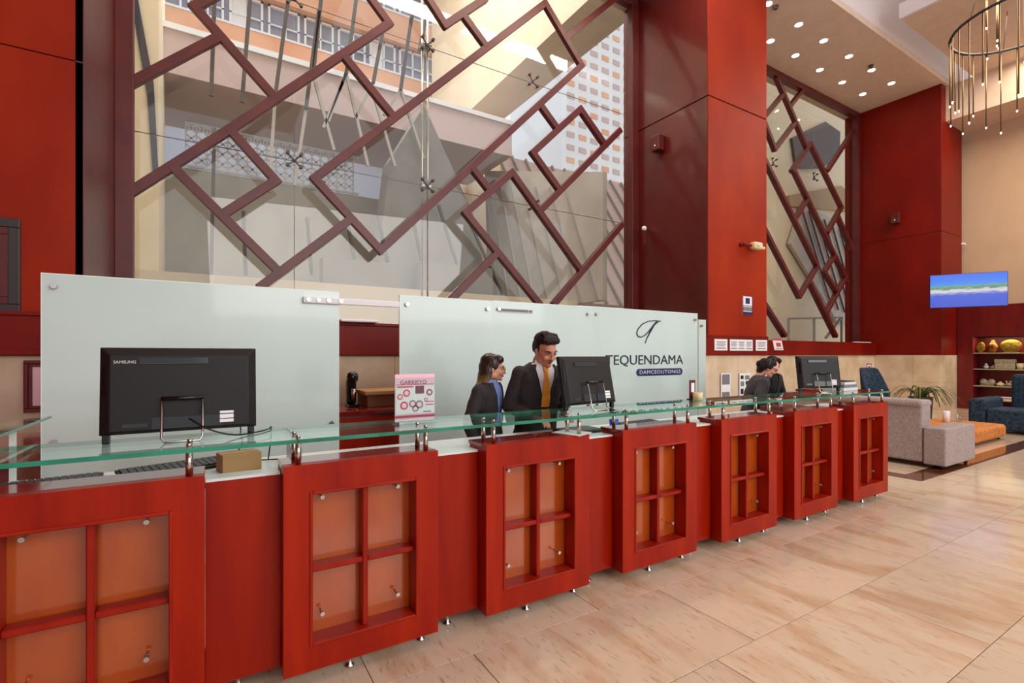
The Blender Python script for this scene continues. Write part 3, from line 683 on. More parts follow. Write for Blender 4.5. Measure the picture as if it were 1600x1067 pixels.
# ------------------------------------------------------------------ monitors
def monitor(name, label, loc, rz, w=.575, h=.345, tilt=R(10), lettering=True, foot=True, z0=.045):
    t = thing(name, label, 'computer monitor', loc, rz)
    # local: rear faces -Y
    Rm = Matrix.Translation((0, 0, z0)) @ Matrix.Rotation(-tilt, 4, 'X')
    def tf(p): return Rm @ Vector(p)
    b = .035; d = .05
    hw = w/2
    vs = [(-hw, d, 0), (hw, d, 0), (hw, d, h), (-hw, d, h), (-hw, .025, 0), (hw, .025, 0), (hw, .025, h), (-hw, .025, h),
          (-hw+b, 0, .012), (hw-b, 0, .012), (hw-b, 0, h-b), (-hw+b, 0, h-b)]
    m = MB().add([tf(p) for p in vs], [(0,1,2,3), (0,4,5,1), (1,5,6,2), (2,6,7,3), (3,7,4,0), (4,8,9,5), (5,9,10,6), (6,10,11,7), (7,11,8,4), (8,11,10,9)])
    body = m.build('housing', M['black'], t, local=True, bevel=.003, seg=1)
    MB().obox(Rm @ Matrix.Translation((0, d+.001, h/2)), w-.02, .004, h-.02).build('screen', M['gloss_black'], t, local=True)
    MB().obox(Rm @ Matrix.Translation((-.03, -.002, h-b-.022)), w*.43, .006, .022).build('vent_slot', M['gloss_black'], t, local=True)
    MB().obox(Rm @ Matrix.Translation((-.03, -.003, h-b-.036)), w*.43, .008, .004).build('vent_lip', M['black2'], t, local=True)
    MB().obox(Rm @ Matrix.Translation((-w*.29, -.001, .035)), w*.15, .004, .016).build('vent', M['gloss_black'], t, local=True)
    MB().obox(Rm @ Matrix.Translation((.02, -.001, .04)), w*.45, .004, .05).build('port_panel', M['gloss_black'], t, local=True)
    mm = Rm @ Matrix.Translation((-hw+.017, .009, h*.62)) @ Matrix.Rotation(R(-36), 4, 'Z')
    MB().obox(mm, .010, .006, .12).build('button_strip', M['gloss_black'], t, local=True)
    for k, (z, hh) in enumerate(((.085, .011), (.066, .018), (.046, .014))):
        MB().obox(Rm @ Matrix.Translation((w*.29, -.002, z-.01)), .055, .004, hh).build('sticker', M['paper'], t, local=True)
    # handle stand: chrome U loop and black hinge bar
    lw = .075
    p = [(-lw, -.012, .14), (-lw, -.05, .02-z0+.0), (-lw+.012, -.062, .004-z0), (lw-.012, -.062, .004-z0), (lw, -.05, .02-z0), (lw, -.012, .14)]
    MB().tube([Vector(q)+Vector((0, 0, z0)) for q in p], .0045, 8).build('stand_loop', M['chrome'], t, local=True)
    MB().tube([Vector((-lw-.003, -.008, .147+z0)), Vector((lw+.003, -.008, .147+z0))], .008, 8).build('hinge_bar', M['gloss_black'], t, local=True)
    for s in (-1, 1):
        MB().box((s*(hw-.022)-.014, .03, 0), (s*(hw-.022)+.014, .055, z0+.01)).build('foot', M['gloss_black'], t, local=True, bevel=.004)
    if lettering:
        e = text('SAMSUNG', .017, (0, 0, 0), M['silverprint'], t, extrude=.0005, local=True)
        e.matrix_local = Rm @ Matrix.Translation((-hw+b+.012, -.0025, h-b-.03)) @ Matrix.Rotation(pi/2, 4, 'X')
    return t
ZG_ = ZL+GT+.0005
c = at(287, 690, 2, ZG_)
mon1 = monitor('computer_monitor', 'large black monitor seen from behind on a chrome loop stand, left of the leaflet', (-.094, 2.64, ZG_), R(0), w=.585, h=.372, tilt=R(5), z0=.04)
mon2 = monitor('computer_monitor', 'black monitor tilted back in front of the man in the orange tie', (2.27, 2.62, ZG_), R(6), w=.50, h=.335, tilt=R(12), lettering=False)
mon3 = monitor('computer_monitor', 'farthest small black monitor near the far end of the desk', (5.34, 2.66, ZG_), R(-23), w=.48, h=.33, tilt=R(8), lettering=False)

def cable(label, pts, r=.0035, m='black'):
    P = [Vector(p) for p in pts]; out = []
    for i in range(len(P)-1):
        p0 = P[max(i-1, 0)]; p1 = P[i]; p2 = P[i+1]; p3 = P[min(i+2, len(P)-1)]
        for k in range(6):
            t = k/6; out.append(.5*((2*p1)+(p2-p0)*t+(2*p0-5*p1+4*p2-p3)*t*t+(3*p1-p0-3*p2+p3)*t*t*t))
    out.append(P[-1])
    return tag(MB().tube(out, r, 6).build('cable', M[m]), label, 'cable')
cable('black cable looping from the large monitor across the glass to the right', [(-.07, 2.625, ZG_+.095), (.0, 2.58, ZG_+.05), (.1, 2.60, ZG_+.012), (.2, 2.68, ZG_+.006), (.26, 2.76, ZG_+.006), (.28, 2.838, ZG_+.004), (.28, 2.86, 1.06), (.27, 2.88, .955)])
cable('thin black cable hanging down behind the cardboard box on the worktop', [(.14, 2.845, ZG_+.02), (.15, 2.87, 1.05), (.13, 2.88, 1.0), (.2, 2.89, .96), (.32, 2.88, .952)])
cable('thin pale wire curving down from the back of the couple\'s monitor', [on_y(950, 600, 2.85), on_y(957, 612, 2.86), on_y(950, 628, 2.85), on_y(938, 634, 2.84)], .002, 'greyprint')

# keyboards
def keyboard(label, loc, rz, pitch=R(4), L=.44, Wd=.15):
    t = thing('keyboard', label, 'keyboard', loc, rot=(pitch, 0, rz))
    MB().box((-L/2, -Wd/2, 0), (L/2, Wd/2, .014)).build('base', M['black'], t, local=True, bevel=.004)
    k0 = None
    for r_ in range(5):
        n = 15
        for c_ in range(n):
            x = -L/2+.012+c_*(L-.024)/n; y = -Wd/2+.012+r_*(Wd-.024)/5
            if k0 is None:
                k0 = MB().box((0, 0, 0), ((L-.024)/n-.004, (Wd-.024)/5-.004, .007)).build('key', M['keys'], t, local=True)
                k = k0
            else:
                k = k0.copy(); C.objects.link(k)
            k.location = (x, y, .014)
    return t
keyboard('black keyboard lying flat at the photo\'s far left below the glass ledge', (-.60, 2.79, .9455), R(8), L=.42, Wd=.2)
keyboard('slim black keyboard on the worktop below the large monitor', (-.13, 2.87, .955), R(18), pitch=R(6))
cb = thing('cardboard_box', 'small tan cardboard box on the worktop beside the keyboard', 'box', (.13, 2.75, .9455), R(12))
MB().box((-.085, -.06, 0), (.085, .06, .085)).build('body', M['card'], cb, local=True, bevel=.003); MB().box((-.085, -.006, .085), (.085, .006, .0865)).build('tape', mat('tape', rgb(196, 160, 112), .3), cb, local=True)
# small acrylic divider
t = tag(MB().box((.36, 2.66, .9455), (.40, 2.9, 1.04)).build('desk_organiser', mat('acrylic_grey', rgb(140, 150, 150), .2)), 'grey acrylic organiser under the glass beside the second cabinet', 'organiser')

# ------------------------------------------------------------------ leaflet stand
a = on_y(617, 585, 2.62); b = on_y(680, 668, 2.62)
x0, x1 = a.x, on_y(679, 625, 2.62).x
zb = ZG_; zt = a.z
lf = thing('leaflet_stand', 'pink and white leaflet in an upright clear holder on the glass ledge', 'leaflet', ((x0+x1)/2, 2.62, zb))
MB().box((x0, 2.618, zb+.012), (x1, 2.622, zt)).build('sheet', M['pink'], lf)
MB().box((x0-.003, 2.612, zb), (x1+.003, 2.6165, zt-.02)).build('holder', M['clearglass'], lf); MB().box((x0-.003, 2.59, zb), (x1+.003, 2.65, zb+.004)).build('holder_base', M['clearglass'], lf)
w = x1-x0; h = zt-zb
def pr(u0, u1, v0, v1, m, name='print', y=2.6175): MB().box((x0+u0*w, y-.0008, zb+v0*h), (x0+u1*w, y, zb+v1*h)).build(name, M[m], lf)
pr(.0, 1, .79, .87, 'pink'); pr(.02, .98, .785, .795, 'rose'); pr(.02, .98, .20, .76, 'paper'); pr(.0, 1, .12, .17, 'rose'); pr(0, 1, .06, .09, 'paper'); pr(.5, .72, .60, .76, 'wine', y=2.6165); pr(.7, .9, .22, .24, 'wine', y=2.6165); pr(.05, .45, .73, .76, 'rose', y=2.6165); pr(.76, .97, .42, .44, 'rose', y=2.6165); pr(.76, .97, .36, .38, 'rose', y=2.6165)
text('GARRIEYO', .032, (x0+.12*w, 2.6155, zb+.83*h), M['wine'], lf, extrude=.0003, sx=1.0)
for (u, v, ru, m_) in ((.28, .62, .09, 'rose'), (.22, .37, .1, 'rose'), (.43, .40, .09, 'greyprint'), (.6, .38, .10, 'greyprint'), (.86, .62, .08, 'wine'), (.77, .47, .05, 'rose'), (.5, .30, .08, 'greyprint'), (.12, .55, .07, 'rose')):
    MB().cyl((x0+u*w, 2.6168, zb+v*h), (x0+u*w, 2.6158, zb+v*h), ru*w, 16).build('print', M[m_], lf)
    MB().cyl((x0+u*w, 2.616, zb+v*h), (x0+u*w, 2.615, zb+v*h), ru*w*.6, 16).build('print', M['pink'], lf)

# mug and small framed card near the screen's right end, on the ledge
q = at(1090, 638, 2, ZG_)
q = Vector((3.42, 2.70, ZG_))
q = on_y(1090, 634, 2.76); 
mg = thing('mug', 'cream yellow mug with handle in front of the lettered screen', 'mug', (q.x, 2.76, ZG_))
MB().lathe([(.036, 0), (.04, .004), (.041, .062), (.037, .062), (.036, .008), (.001, .008)], (q.x, 2.76, ZG_), 20).build('body', M['cream'], mg)
MB().tube([Vector((q.x+.038+.022*sin(pi*k/8), 2.76, ZG_+.031-.022*cos(pi*k/8))) for k in range(9)], .005, 8).build('handle', M['cream'], mg)
fc = thing('card_frame', 'small dark framed card with pink print standing behind the yellow mug', 'card', (q.x-.02, 2.80, ZG_))
MB().box((q.x-.045, 2.802, ZG_), (q.x+.025, 2.812, ZG_+.165)).build('frame', M['shelfwood'], fc, bevel=.003)
MB().box((q.x-.03, 2.8, ZG_+.035), (q.x+.01, 2.802, ZG_+.14)).build('card', M['paper'], fc); MB().box((q.x-.03, 2.799, ZG_+.035), (q.x+.01, 2.8, ZG_+.065)).build('print', M['rose'], fc)
MB().box((q.x-.05, 2.795, ZG_), (q.x+.03, 2.83, ZG_+.006)).build('base', M['black'], fc)
# mouse pads, papers, blue cup on the worktop
q = at(900, 667, 2, 1.0056)
tag(MB().prism([at(862,676,2,1.0056), at(905,682,2,1.0056), at(925,676,2,1.0056), at(885,671,2,1.0056)], (0, 0, .003)).build('notepad', M['silverprint']), 'light grey notepad on the cabinet top below the couple\'s monitor', 'notepad')
tag(MB().box((2.13, 2.72, .9455), (2.45, 2.92, .97)).build('desk_phone', M['black2'], bevel=.01), 'low dark phone base on the worktop behind the couple\'s monitor', 'phone')
tag(MB().lathe([(.03, 0), (.036, .07), (.033, .07), (.028, .004), (.001, .004)], (2.62, 2.80, .9455), 16).build('cup', mat('blue_plastic', rgb(20, 80, 200), .4)), 'bright blue cup under the ledge right of the couple\'s monitor', 'cup')
kb3 = keyboard('black keyboard on the worktop below the lettered screen', (2.95, 2.86, .9455), R(4))
# printer / stacks near far end
for k, (z, hgt, m_, w_) in enumerate(((0, .035, 'white', 'bottom white'), (.0355, .03, 'greyprint', 'grey second'), (.066, .028, 'white', 'white third'), (.0945, .012, 'black2', 'thin black topmost'))):
    tag(MB().box((5.64+.01*k, 2.60, ZG_+z), (5.94-.02*k, 2.81, ZG_+z+hgt)).build('binder', M[m_], bevel=.003), w_+' binder in the stack beside the farthest monitor', 'binder', 'binders stacked on the ledge')
tag(MB().prism([(4.72, 2.66, .9455), (5.1, 2.66, .9455), (5.1, 2.95, .9455), (4.72, 2.95, .9455)], (0, 0, .05)).build('document_tray', M['shelfwood'], bevel=.006), 'dark red document tray on the worktop left of the farthest monitor', 'tray')

# ------------------------------------------------------------------ wall mounted pieces
def speaker(label, p, nrm):
    t = thing('wall_speaker', label, 'speaker', p, group='small wall speakers')
    w, d, h = .2, .18, .3
    if nrm == 'x':
        MB().box((p[0]-d, p[1]-w/2, p[2]-h/2), (p[0]-.02, p[1]+w/2, p[2]+h/2)).build('cabinet', M['lattice'], t, bevel=.015)
        MB().box((p[0]-.02, p[1]-.05, p[2]-.05), (p[0], p[1]+.05, p[2]+.05)).build('bracket', M['black'], t)
        MB().ell((p[0]-d, p[1], p[2]-.06), .02, 8, 6).build('led', M['paper'], t)
    return t
def on_x(px, py, X): return at(px, py, 0, X)
q = on_x(1033, 226, XC0); speaker('brown wall speaker high on the side of the big red column', (XC0, q.y, q.z), 'x')
q = on_x(1402, 342, XP0); speaker('brown wall speaker on the far right red wall', (XP0, q.y, q.z), 'x')
# camera with red bracket on column front
q = on_y(1172, 386, YW)
t = thing('security_camera', 'white security camera on a small bracket on the orange red column face', 'camera', (q.x, YW, q.z))
MB().cyl((q.x-.30, YW, q.z+.01), (q.x-.30, YW-.05, q.z+.01), .045, 14).build('mount', M['redwall_dark'], t)
MB().cyl((q.x-.30, YW-.06, q.z), (q.x-.08, YW-.11, q.z), .025, 10).build('arm', M['redwall_dark'], t)
MB().box((q.x-.12, YW-.19, q.z-.07), (q.x+.14, YW-.05, q.z+.07)).build('housing', M['cream'], t, bevel=.04)
MB().cyl((q.x+.12, YW-.12, q.z-.02), (q.x+.22, YW-.15, q.z-.03), .03, 12).build('lens', M['cream'], t)
MB().ell((q.x-.03, YW-.19, q.z+.01), (.05, .02, .045), 12, 8).build('cover_ring', M['silverprint'], t)
q = on_y(969, 352, YW1-.4)
t = thing('window_camera', 'tiny white camera on a bracket at the right edge of the large window', 'camera', (XC0, q.y, q.z))
MB().cyl((XC0, q.y, q.z), (XC0-.12, q.y-.02, q.z), .02, 8).build('arm', M['chrome'], t); MB().ell((XC0-.14, q.y-.02, q.z+.02), .05, 12, 8).build('dome', M['paper'], t)
MB().box((XC0-.17, q.y-.06, q.z-.32), (XC0-.11, q.y-.01, q.z-.03)).build('arm', M['lattice'], t)
# notices
def notice(label, c0, c1, Y, parts=(), frame=None, slant=0):
    a = on_y(*c0, Y); b = on_y(*c1, Y); t = thing('notice', label, 'notice', ((a.x+b.x)/2, Y, (a.z+b.z)/2), group='paper notices by the column')
    MB().prism([(a.x-slant, Y-.008, a.z), (b.x-slant, Y-.008, a.z), (b.x+slant, Y-.008, b.z), (a.x+slant, Y-.008, b.z)], (0, .006, 0)).build('sheet', M['paper'], t)
    W_ = b.x-a.x; H_ = a.z-b.z
    for (u0, u1, v0, v1, m_) in parts:
        s_ = lambda v: slant*(1-2*v)
        MB().prism([(a.x+u0*W_+s_(v0), Y-.0105, b.z+v0*H_), (a.x+u1*W_+s_(v0), Y-.0105, b.z+v0*H_), (a.x+u1*W_+s_(v1), Y-.0105, b.z+v1*H_), (a.x+u0*W_+s_(v1), Y-.0105, b.z+v1*H_)], (0, .002, 0)).build('print', M[m_], t)
    return t
lines = [(.12, .88, .74, .8, 'greyprint'), (.18, .8, .62, .67, 'greyprint'), (.12, .88, .5, .55, 'greyprint'), (.2, .75, .38, .43, 'greyprint'), (.12, .88, .16, .24, 'greyprint')]
YB = YW-.04
notice('white paper notice at the left end of the row on the red column base', (1116, 529.5), (1136, 547.5), YB, lines)
l3 = []
for k in range(3): l3 += [(u0/3+k/3, u1/3+k/3, v0, v1, m_) for (u0, u1, v0, v1, m_) in lines]
notice('wide white paper notice in three columns, middle of the row on the red column base', (1140, 530), (1175.5, 548), YB, l3)
notice('white paper notice right of the wide one on the red column base', (1180.5, 531), (1198, 548), YB, lines)
notice('slanted white sign with a red heading above the person in black', (1208, 529), (1222, 547), YB2-.04, [(0, 1, .84, 1, 'rose'), (.3, .8, .3, .65, 'rose'), (.2, .9, .1, .16, 'greyprint')], slant=.05)
notice('framed navy and white wall notice with an oval crest on the orange column face', (1160, 461.5), (1175, 492.5), YW, [(0, 1, .0, .16, 'navy'), (.05, .95, .2, .42, 'greyprint'), (0, 1, .46, .49, 'navy'), (.28, .72, .58, .88, 'navy'), (0, .04, 0, 1, 'navy'), (.96, 1, 0, 1, 'navy'), (0, 1, .97, 1, 'navy')])
notice('narrow grey leaflet rack on the stone wall, left of the pink one', (1126, 583), (1141, 622), YW-.02, [(.1, .9, .55, .95, 'greyprint'), (.1, .9, .3, .5, 'paper'), (.1, .9, .02, .26, 'greyprint')])
notice('narrow white leaflet rack with dark print on the stone wall behind the grey jacket', (1155, 583), (1172, 619), YW-.02, [(.1, .35, .75, .9, 'ink'), (.5, .9, .72, .9, 'greyprint'), (.1, .4, .45, .65, 'greyprint'), (.55, .85, .5, .66, 'ink'), (.1, .35, .12, .34, 'ink'), (.5, .85, .12, .36, 'greyprint')])
notice('small brown and white sign on the stone wall near the far corner', (1354, 568), (1361, 581.5), YB2-.002, [(0, 1, 0, .12, 'rose'), (0, 1, .88, 1, 'rose'), (.3, .7, .3, .7, 'wine'), (0, .12, 0, 1, 'rose'), (.88, 1, 0, 1, 'rose')])
tag(MB().box((on_y(531,505,YW-.1).x, YW-.16, ZBAND+.001), (on_y(590,505,YW-.1).x, YW+.1, ZBAND+.03)).build('paper_roll', M['paper'], bevel=.012), 'flat white roll of paper lying on the red ledge between the screens', 'paper')
# picture frames left
def picture(label, c0, c1, Y, fw, inner, name='picture_frame', ysink=0):
    a = on_y(*c0, Y); b = on_y(*c1, Y); t = thing(name, label, 'picture frame', ((a.x+b.x)/2, Y, (a.z+b.z)/2))
    x0, x1, z0, z1 = a.x, b.x, b.z, a.z
    MB().box((x0, Y-.035, z0), (x1, Y, z0+fw)).box((x0, Y-.035, z1-fw), (x1, Y, z1)).box((x0, Y-.035, z0+fw), (x0+fw, Y, z1-fw)).box((x1-fw, Y-.035, z0+fw), (x1, Y, z1-fw)).build('frame', M['black2'] if inner != 'pink' else M['shelfwood'], t, bevel=.006)
    g = fw*.8
    MB().box((x0+fw, Y-.025, z0+fw), (x1-fw, Y-.004, z0+fw+g)).box((x0+fw, Y-.025, z1-fw-g), (x1-fw, Y-.004, z1-fw)).box((x0+fw, Y-.025, z0+fw+g), (x0+fw+g, Y-.004, z1-fw-g)).box((x1-fw-g, Y-.025, z0+fw+g), (x1-fw, Y-.004, z1-fw-g)).build('inner_frame', M['lattice'], t, bevel=.004)
    MB().box((x0+fw+g, Y-.012, z0+fw+g), (x1-fw-g, Y-.004, z1-fw-g)).build('sheet', M[inner], t)
    return t
picture('dark framed white board on the orange red wall at the photo\'s left edge', (-90, 331), (33, 490), YW, .075, 'frost')
picture('dark red framed pink certificate on the stone wall at the far left', (38, 563), (92, 642), YW-.0, .03, 'pink')
q = on_y(1502, 381, YP)
tag(MB().box((XP1-.06, YP-.06, q.z-.03), (XP1+.12, YP-.0, q.z+.03)).build('small_fixture', M['paper'], bevel=.01), 'tiny white fixture at the outer corner of the far right red wall', 'fixture')
tag(MB().box((XP0-.3, YB2-.03, ZBAND+.0005), (XP0-1.3, YB2+.03, ZBAND+.02)).build('door_closer', M['paper'], bevel=.005), 'thin white strip on the red ledge under the far window', 'strip')

# ------------------------------------------------------------------ ceiling lights, chandelier, tv
dl = None
spots = [(1200,6),(1204,64),(1248,38.5),(1287,63.5),(1243,86.6),(1326.5,88),(1281,109),(1362,109.5),(1316,128.6),(1393,130),(1348,147)]
where = ['topmost, cut by the column', 'brightest, touching the column edge', 'upper one of the left row', 'second of the middle row', 'left one above the lattice corner', 'second of the right row',
         'second of the row nearest the window', 'beside the ceiling sensor', 'third of the row nearest the window', 'nearest the right end of the soffit edge', 'farthest, nearest the red wall corner']
for (px, py), wh in zip(spots, where):
    p = at(px, py, 2, ZC)
    if dl is None:
        dl = thing('ceiling_light', '', 'ceiling light', p, group='recessed ceiling spotlights')
        MB().lathe([(.10, -.006), (.10, 0), (.075, 0), (.075, -.006)], (0, 0, 0), 20).build('trim_ring', M['paper'], dl, local=True)
        MB().lathe([(.001, -.008), (.078, -.007), (.078, 0), (.001, 0)], (0, 0, 0), 20).build('lamp_disc', M['lamp'], dl, local=True)
        t = dl
    else:
        t = copy_tree(dl)
    t.location = p; t['label'] = 'round recessed ceiling spotlight, '+wh
for (px, py), wh in (((1361, 102), 'between the spotlights of the right row'), ((1212, 10), 'near the top of the red column')):
    p = at(px, py, 2, ZC); tag(MB().lathe([(.03, -.07), (.05, -.05), (.06, 0)], p, 14).build('smoke_detector', M['steel_d']), 'small dark ceiling sensor '+wh, 'sensor')

CX, CY, CZ, CR_ = 13.95, 3.10, 8.2, 1.14
ch = thing('chandelier', 'open dark ring chandelier hung with long thin brass rods', 'chandelier', (CX, CY, CZ))
ring = [Vector((CX+CR_*cos(R(a)), CY+CR_*sin(R(a)), CZ+.0)) for a in range(-20, 311, 10)]
MB().tube(ring, .028, 8).build('ring', M['black2'], ch)
for k in range(26):
    a = R(-20+k*13); rr = CR_; L = 1.3+.9*random.random()
    x, y = CX+rr*cos(a), CY+rr*sin(a)
    rod = MB().cyl((x, y, CZ+.0), (x, y, CZ-L), .012, 8).build('rod', M['brass'], ch)
    MB().lathe([(.006, -.04), (.013, -.03), (.012, 0)], (x, y, CZ-L), 8).build('crystal_tip', M['tip'], rod)
for k in range(12):
    a = random.random()*6.28; rr = .7*random.random(); L = -.3+1.2*random.random(); x, y = CX+rr*cos(a), CY+rr*sin(a)
    if k < 5: zt_ = ZC+.0
    else: zt_ = ZC
    rod = MB().cyl((x, y, zt_), (x, y, CZ-L), .011, 8).build('rod', M['brass'], ch)
    MB().lathe([(.006, -.04), (.013, -.03), (.012, 0)], (x, y, CZ-L), 8).build('crystal_tip', M['tip'], rod)
for a in (30, 150, 260):
    MB().cyl((CX+CR_*cos(R(a)), CY+CR_*sin(R(a)), CZ), (CX+CR_*.8*cos(R(a)), CY+CR_*.8*sin(R(a)), ZC), .006, 6).build('cable', M['black2'], ch)

def tv_material():
    m = bpy.data.materials.new('screen_picture'); m.use_nodes = True; nt = m.node_tree; b = nt.nodes['Principled BSDF']
    tc = nt.nodes.new('ShaderNodeTexCoord'); sp = nt.nodes.new('ShaderNodeSeparateXYZ'); nt.links.new(tc.outputs['Generated'], sp.inputs[0])
    nz = nt.nodes.new('ShaderNodeTexNoise'); nz.inputs['Scale'].default_value = 9; nz.inputs['Detail'].default_value = 6
    mpn = nt.nodes.new('ShaderNodeMapping'); mpn.inputs['Scale'].default_value = (1, 1, 3); nt.links.new(tc.outputs['Generated'], mpn.inputs[0]); nt.links.new(mpn.outputs[0], nz.inputs['Vector'])
    ma = nt.nodes.new('ShaderNodeMath'); ma.operation = 'MULTIPLY_ADD'; ma.inputs[1].default_value = .22; nt.links.new(nz.outputs['Fac'], ma.inputs[0])
    sub = nt.nodes.new('ShaderNodeMath'); sub.operation = 'SUBTRACT'; sub.inputs[1].default_value = .11; nt.links.new(sp.outputs['Z'], sub.inputs[0]); nt.links.new(sub.outputs[0], ma.inputs[2])
    cr = nt.nodes.new('ShaderNodeValToRGB'); cr.color_ramp.interpolation = 'LINEAR'
    els = cr.color_ramp.elements; els[0].position = 0; els[0].color = rgb(6, 56, 190); els[1].position = 1; els[1].color = rgb(0, 92, 220)
    for p, c in ((.36, rgb(8, 66, 200)), (.42, rgb(120, 130, 190)), (.47, rgb(205, 195, 200)), (.53, rgb(190, 185, 190)), (.56, rgb(60, 120, 90)), (.64, rgb(90, 150, 130)), (.68, rgb(16, 124, 220)), (.85, rgb(0, 100, 225))):
        e = els.new(p); e.color = c
    nt.links.new(ma.outputs[0], cr.inputs[0]); nt.links.new(cr.outputs[0], b.inputs['Emission Color']); b.inputs['Emission Strength'].default_value = .72
    b.inputs['Base Color'].default_value = (0, 0, 0, 1); b.inputs['Roughness'].default_value = .3
    return m
K_ = 1.2; pL = Vector((13.55*K_, 4.52*K_, 0)); pR = Vector((14.19*K_, 3.42*K_, 0)); dv = (pR-pL); ang = atan2(dv.y, dv.x); wv = dv.length; mid = (pL+pR)/2
zc = at(1450, 456.5, 1, 4.52).z
tv = thing('television', 'flat television hung near the ceiling corner showing a blue seaside picture', 'television', (mid.x, mid.y, 2.88), ang)
zt_, zb_ = 1.5+124/776*10.96*K_, 1.5+73/776*10.96*K_
zoff = (zt_+zb_)/2-2.88; hh = (zt_-zb_)
MB().box((-wv/2, -.03, zoff-hh/2), (wv/2, .03, zoff+hh/2)).build('housing', M['navy'], tv, local=True, bevel=.006)
MB().box((-wv/2+.012, -.034, zoff-hh/2+.012), (wv/2-.012, -.031, zoff+hh/2-.012)).build('screen', tv_material(), tv, local=True)
MB().box((-.05, .03, zoff-.05), (.05, .60, zoff+.05)).build('bracket', M['black2'], tv, local=True)
inv = Matrix.Rotation(-ang, 3, 'Z'); E0 = inv @ (Vector((17.22, 5.10, zoff))-Vector((mid.x, mid.y, 0))); E1 = inv @ (Vector((17.22, YP-.002, zoff))-Vector((mid.x, mid.y, 0)))
MB().bar(E0, E1, .1, .1, n=Vector((0, 0, 1))).build('bracket_arm', M['black2'], tv, local=True)

# ------------------------------------------------------------------ lounge
sf = thing('sofa', 'grey fabric sofa seen from behind at the far end of the desk', 'sofa', (8.6, 3.6, 0))
MB().box((8.14, 2.79, .07), (8.42, 5.0, .84)).build('backrest', M['grey_fab'], sf, bevel=.03, seg=3)
MB().box((8.11, 2.785, .80), (8.46, 5.02, .895)).build('back_roll', M['grey_fab'], sf, bevel=.04, seg=3)
MB().box((8.43, 2.79, .07), (9.17, 5.0, .42)).build('seat', M['grey_fab'], sf, bevel=.05, seg=3)
MB().box((8.13, 2.54, .05), (9.17, 2.78, .545)).build('armrest', M['grey_fab'], sf, bevel=.02, seg=3)
for x in (8.22, 9.08):
    for y in (2.62, 4.9): MB().cyl((x, y, 0), (x, y, .075), .02, 10).build('leg', M['black'], sf)
po = thing('low_table', 'low orange hide covered bench with rounded corners behind the ottoman', 'bench', (11.2, 3.5, 0))
MB().box((10.3, 2.95, .04), (12.2, 4.0, .27)).build('cushion', M['orange_fab'], po, bevel=.06, seg=3)
for x in (10.4, 12.1):
    for y in (3.05, 3.9): MB().cyl((x, y, 0), (x, y, .05), .03, 10).build('leg', M['black'], po)
cd = thing('candle', 'white pillar candle on the low bench beside a clear tumbler', 'candle', (11.6, 3.62, .27))
MB().lathe([(.055, 0), (.055, .2), (.05, .205)], (11.6, 3.62, .27), 16).build('wax', M['paper'], cd); MB().cyl((11.6, 3.62, .47), (11.6, 3.62, .50), .004, 6).build('wick', M['black'], cd)
tag(MB().lathe([(.04, 0), (.05, .14), (.046, .14), (.038, .008), (.001, .008)], (11.8, 3.5, .27), 16).build('tumbler', M['clearglass']), 'clear glass tumbler on the low bench beside the candle', 'glass')
bc_ = thing('armchair', 'dark blue high-backed tub armchair between the sofa and the potted plant', 'armchair', (11.75, 4.75, 0), R(-12))
m = MB(); n = 14; 
prof = []
for i in range(n+1):
    a = pi+pi*i/n*1.0-.0
    prof.append((cos(a+0), sin(a)))
vs = []; fs = []
for i in range(n+1):
    a = pi*(.0)+pi*i/n
    ca_, sa_ = cos(a), sin(a); top = .72+.52*min(1, max(0, sin(a))*1.5)
    for (rr, z) in ((.27, .10), (.33, top), (.25, top), (.20, .10)):
        vs.append((rr*ca_*1.05, rr*sa_, z))
for i in range(n):
    for k in range(4): fs.append((i*4+k, i*4+(k+1) % 4, (i+1)*4+(k+1) % 4, (i+1)*4+k))
fs += [(0, 1, 2, 3), (n*4, n*4+3, n*4+2, n*4+1)]
MB().add(vs, fs, True).build('shell', M['blue_fab'], bc_, local=True, bevel=.02)
MB().box((-.22, -.3, .1), (.22, .2, .45)).build('seat', M['blue_fab'], bc_, local=True, bevel=.04, seg=3)
for sx in (-.17, .17):
    for sy in (-.22, .16): MB().cyl((sx, sy, 0), (sx, sy, .1), .018, 8).build('leg', M['black'], bc_, local=True)
# plant
pp = Vector((12.6, 4.35, 0))
pl = thing('potted_plant', 'arching spider plant in a tall dark planter by the stone pier', 'plant', pp)
MB().lathe([(.15, 0), (.17, .02), (.20, .62), (.215, .64), (.18, .64), (.17, .58), (.001, .58)], pp, 20).build('planter', M['pot'], pl)
for k in range(44):
    a = random.random()*6.28; L = .38+.3*random.random(); up = .35+.25*random.random(); w_ = .014+.012*random.random()
    c0 = pp+Vector((.03*cos(a), .03*sin(a), .60)); pts_ = []
    for i in range(7):
        t = i/6; pts_.append(c0+Vector((cos(a)*L*t, sin(a)*L*t, up*t*2.0-up*2.1*t*t*1.05)))
    sd = Vector((-sin(a), cos(a), 0)); vs = []; fs = []
    for i, p in enumerate(pts_):
        ww = w_*(1-abs(i/6-.35)*1.3)+.002; vs += [p-sd*ww, p+sd*ww+Vector((0, 0, 0)), p+Vector((0, 0, -.006))]
    for i in range(6):
        b_ = i*3
        fs += [(b_, b_+3, b_+4, b_+1), (b_, b_+2, b_+5, b_+3), (b_+2, b_+1, b_+4, b_+5)]
    MB().add(vs, fs, True).build('leaf', M['leaf'], pl)
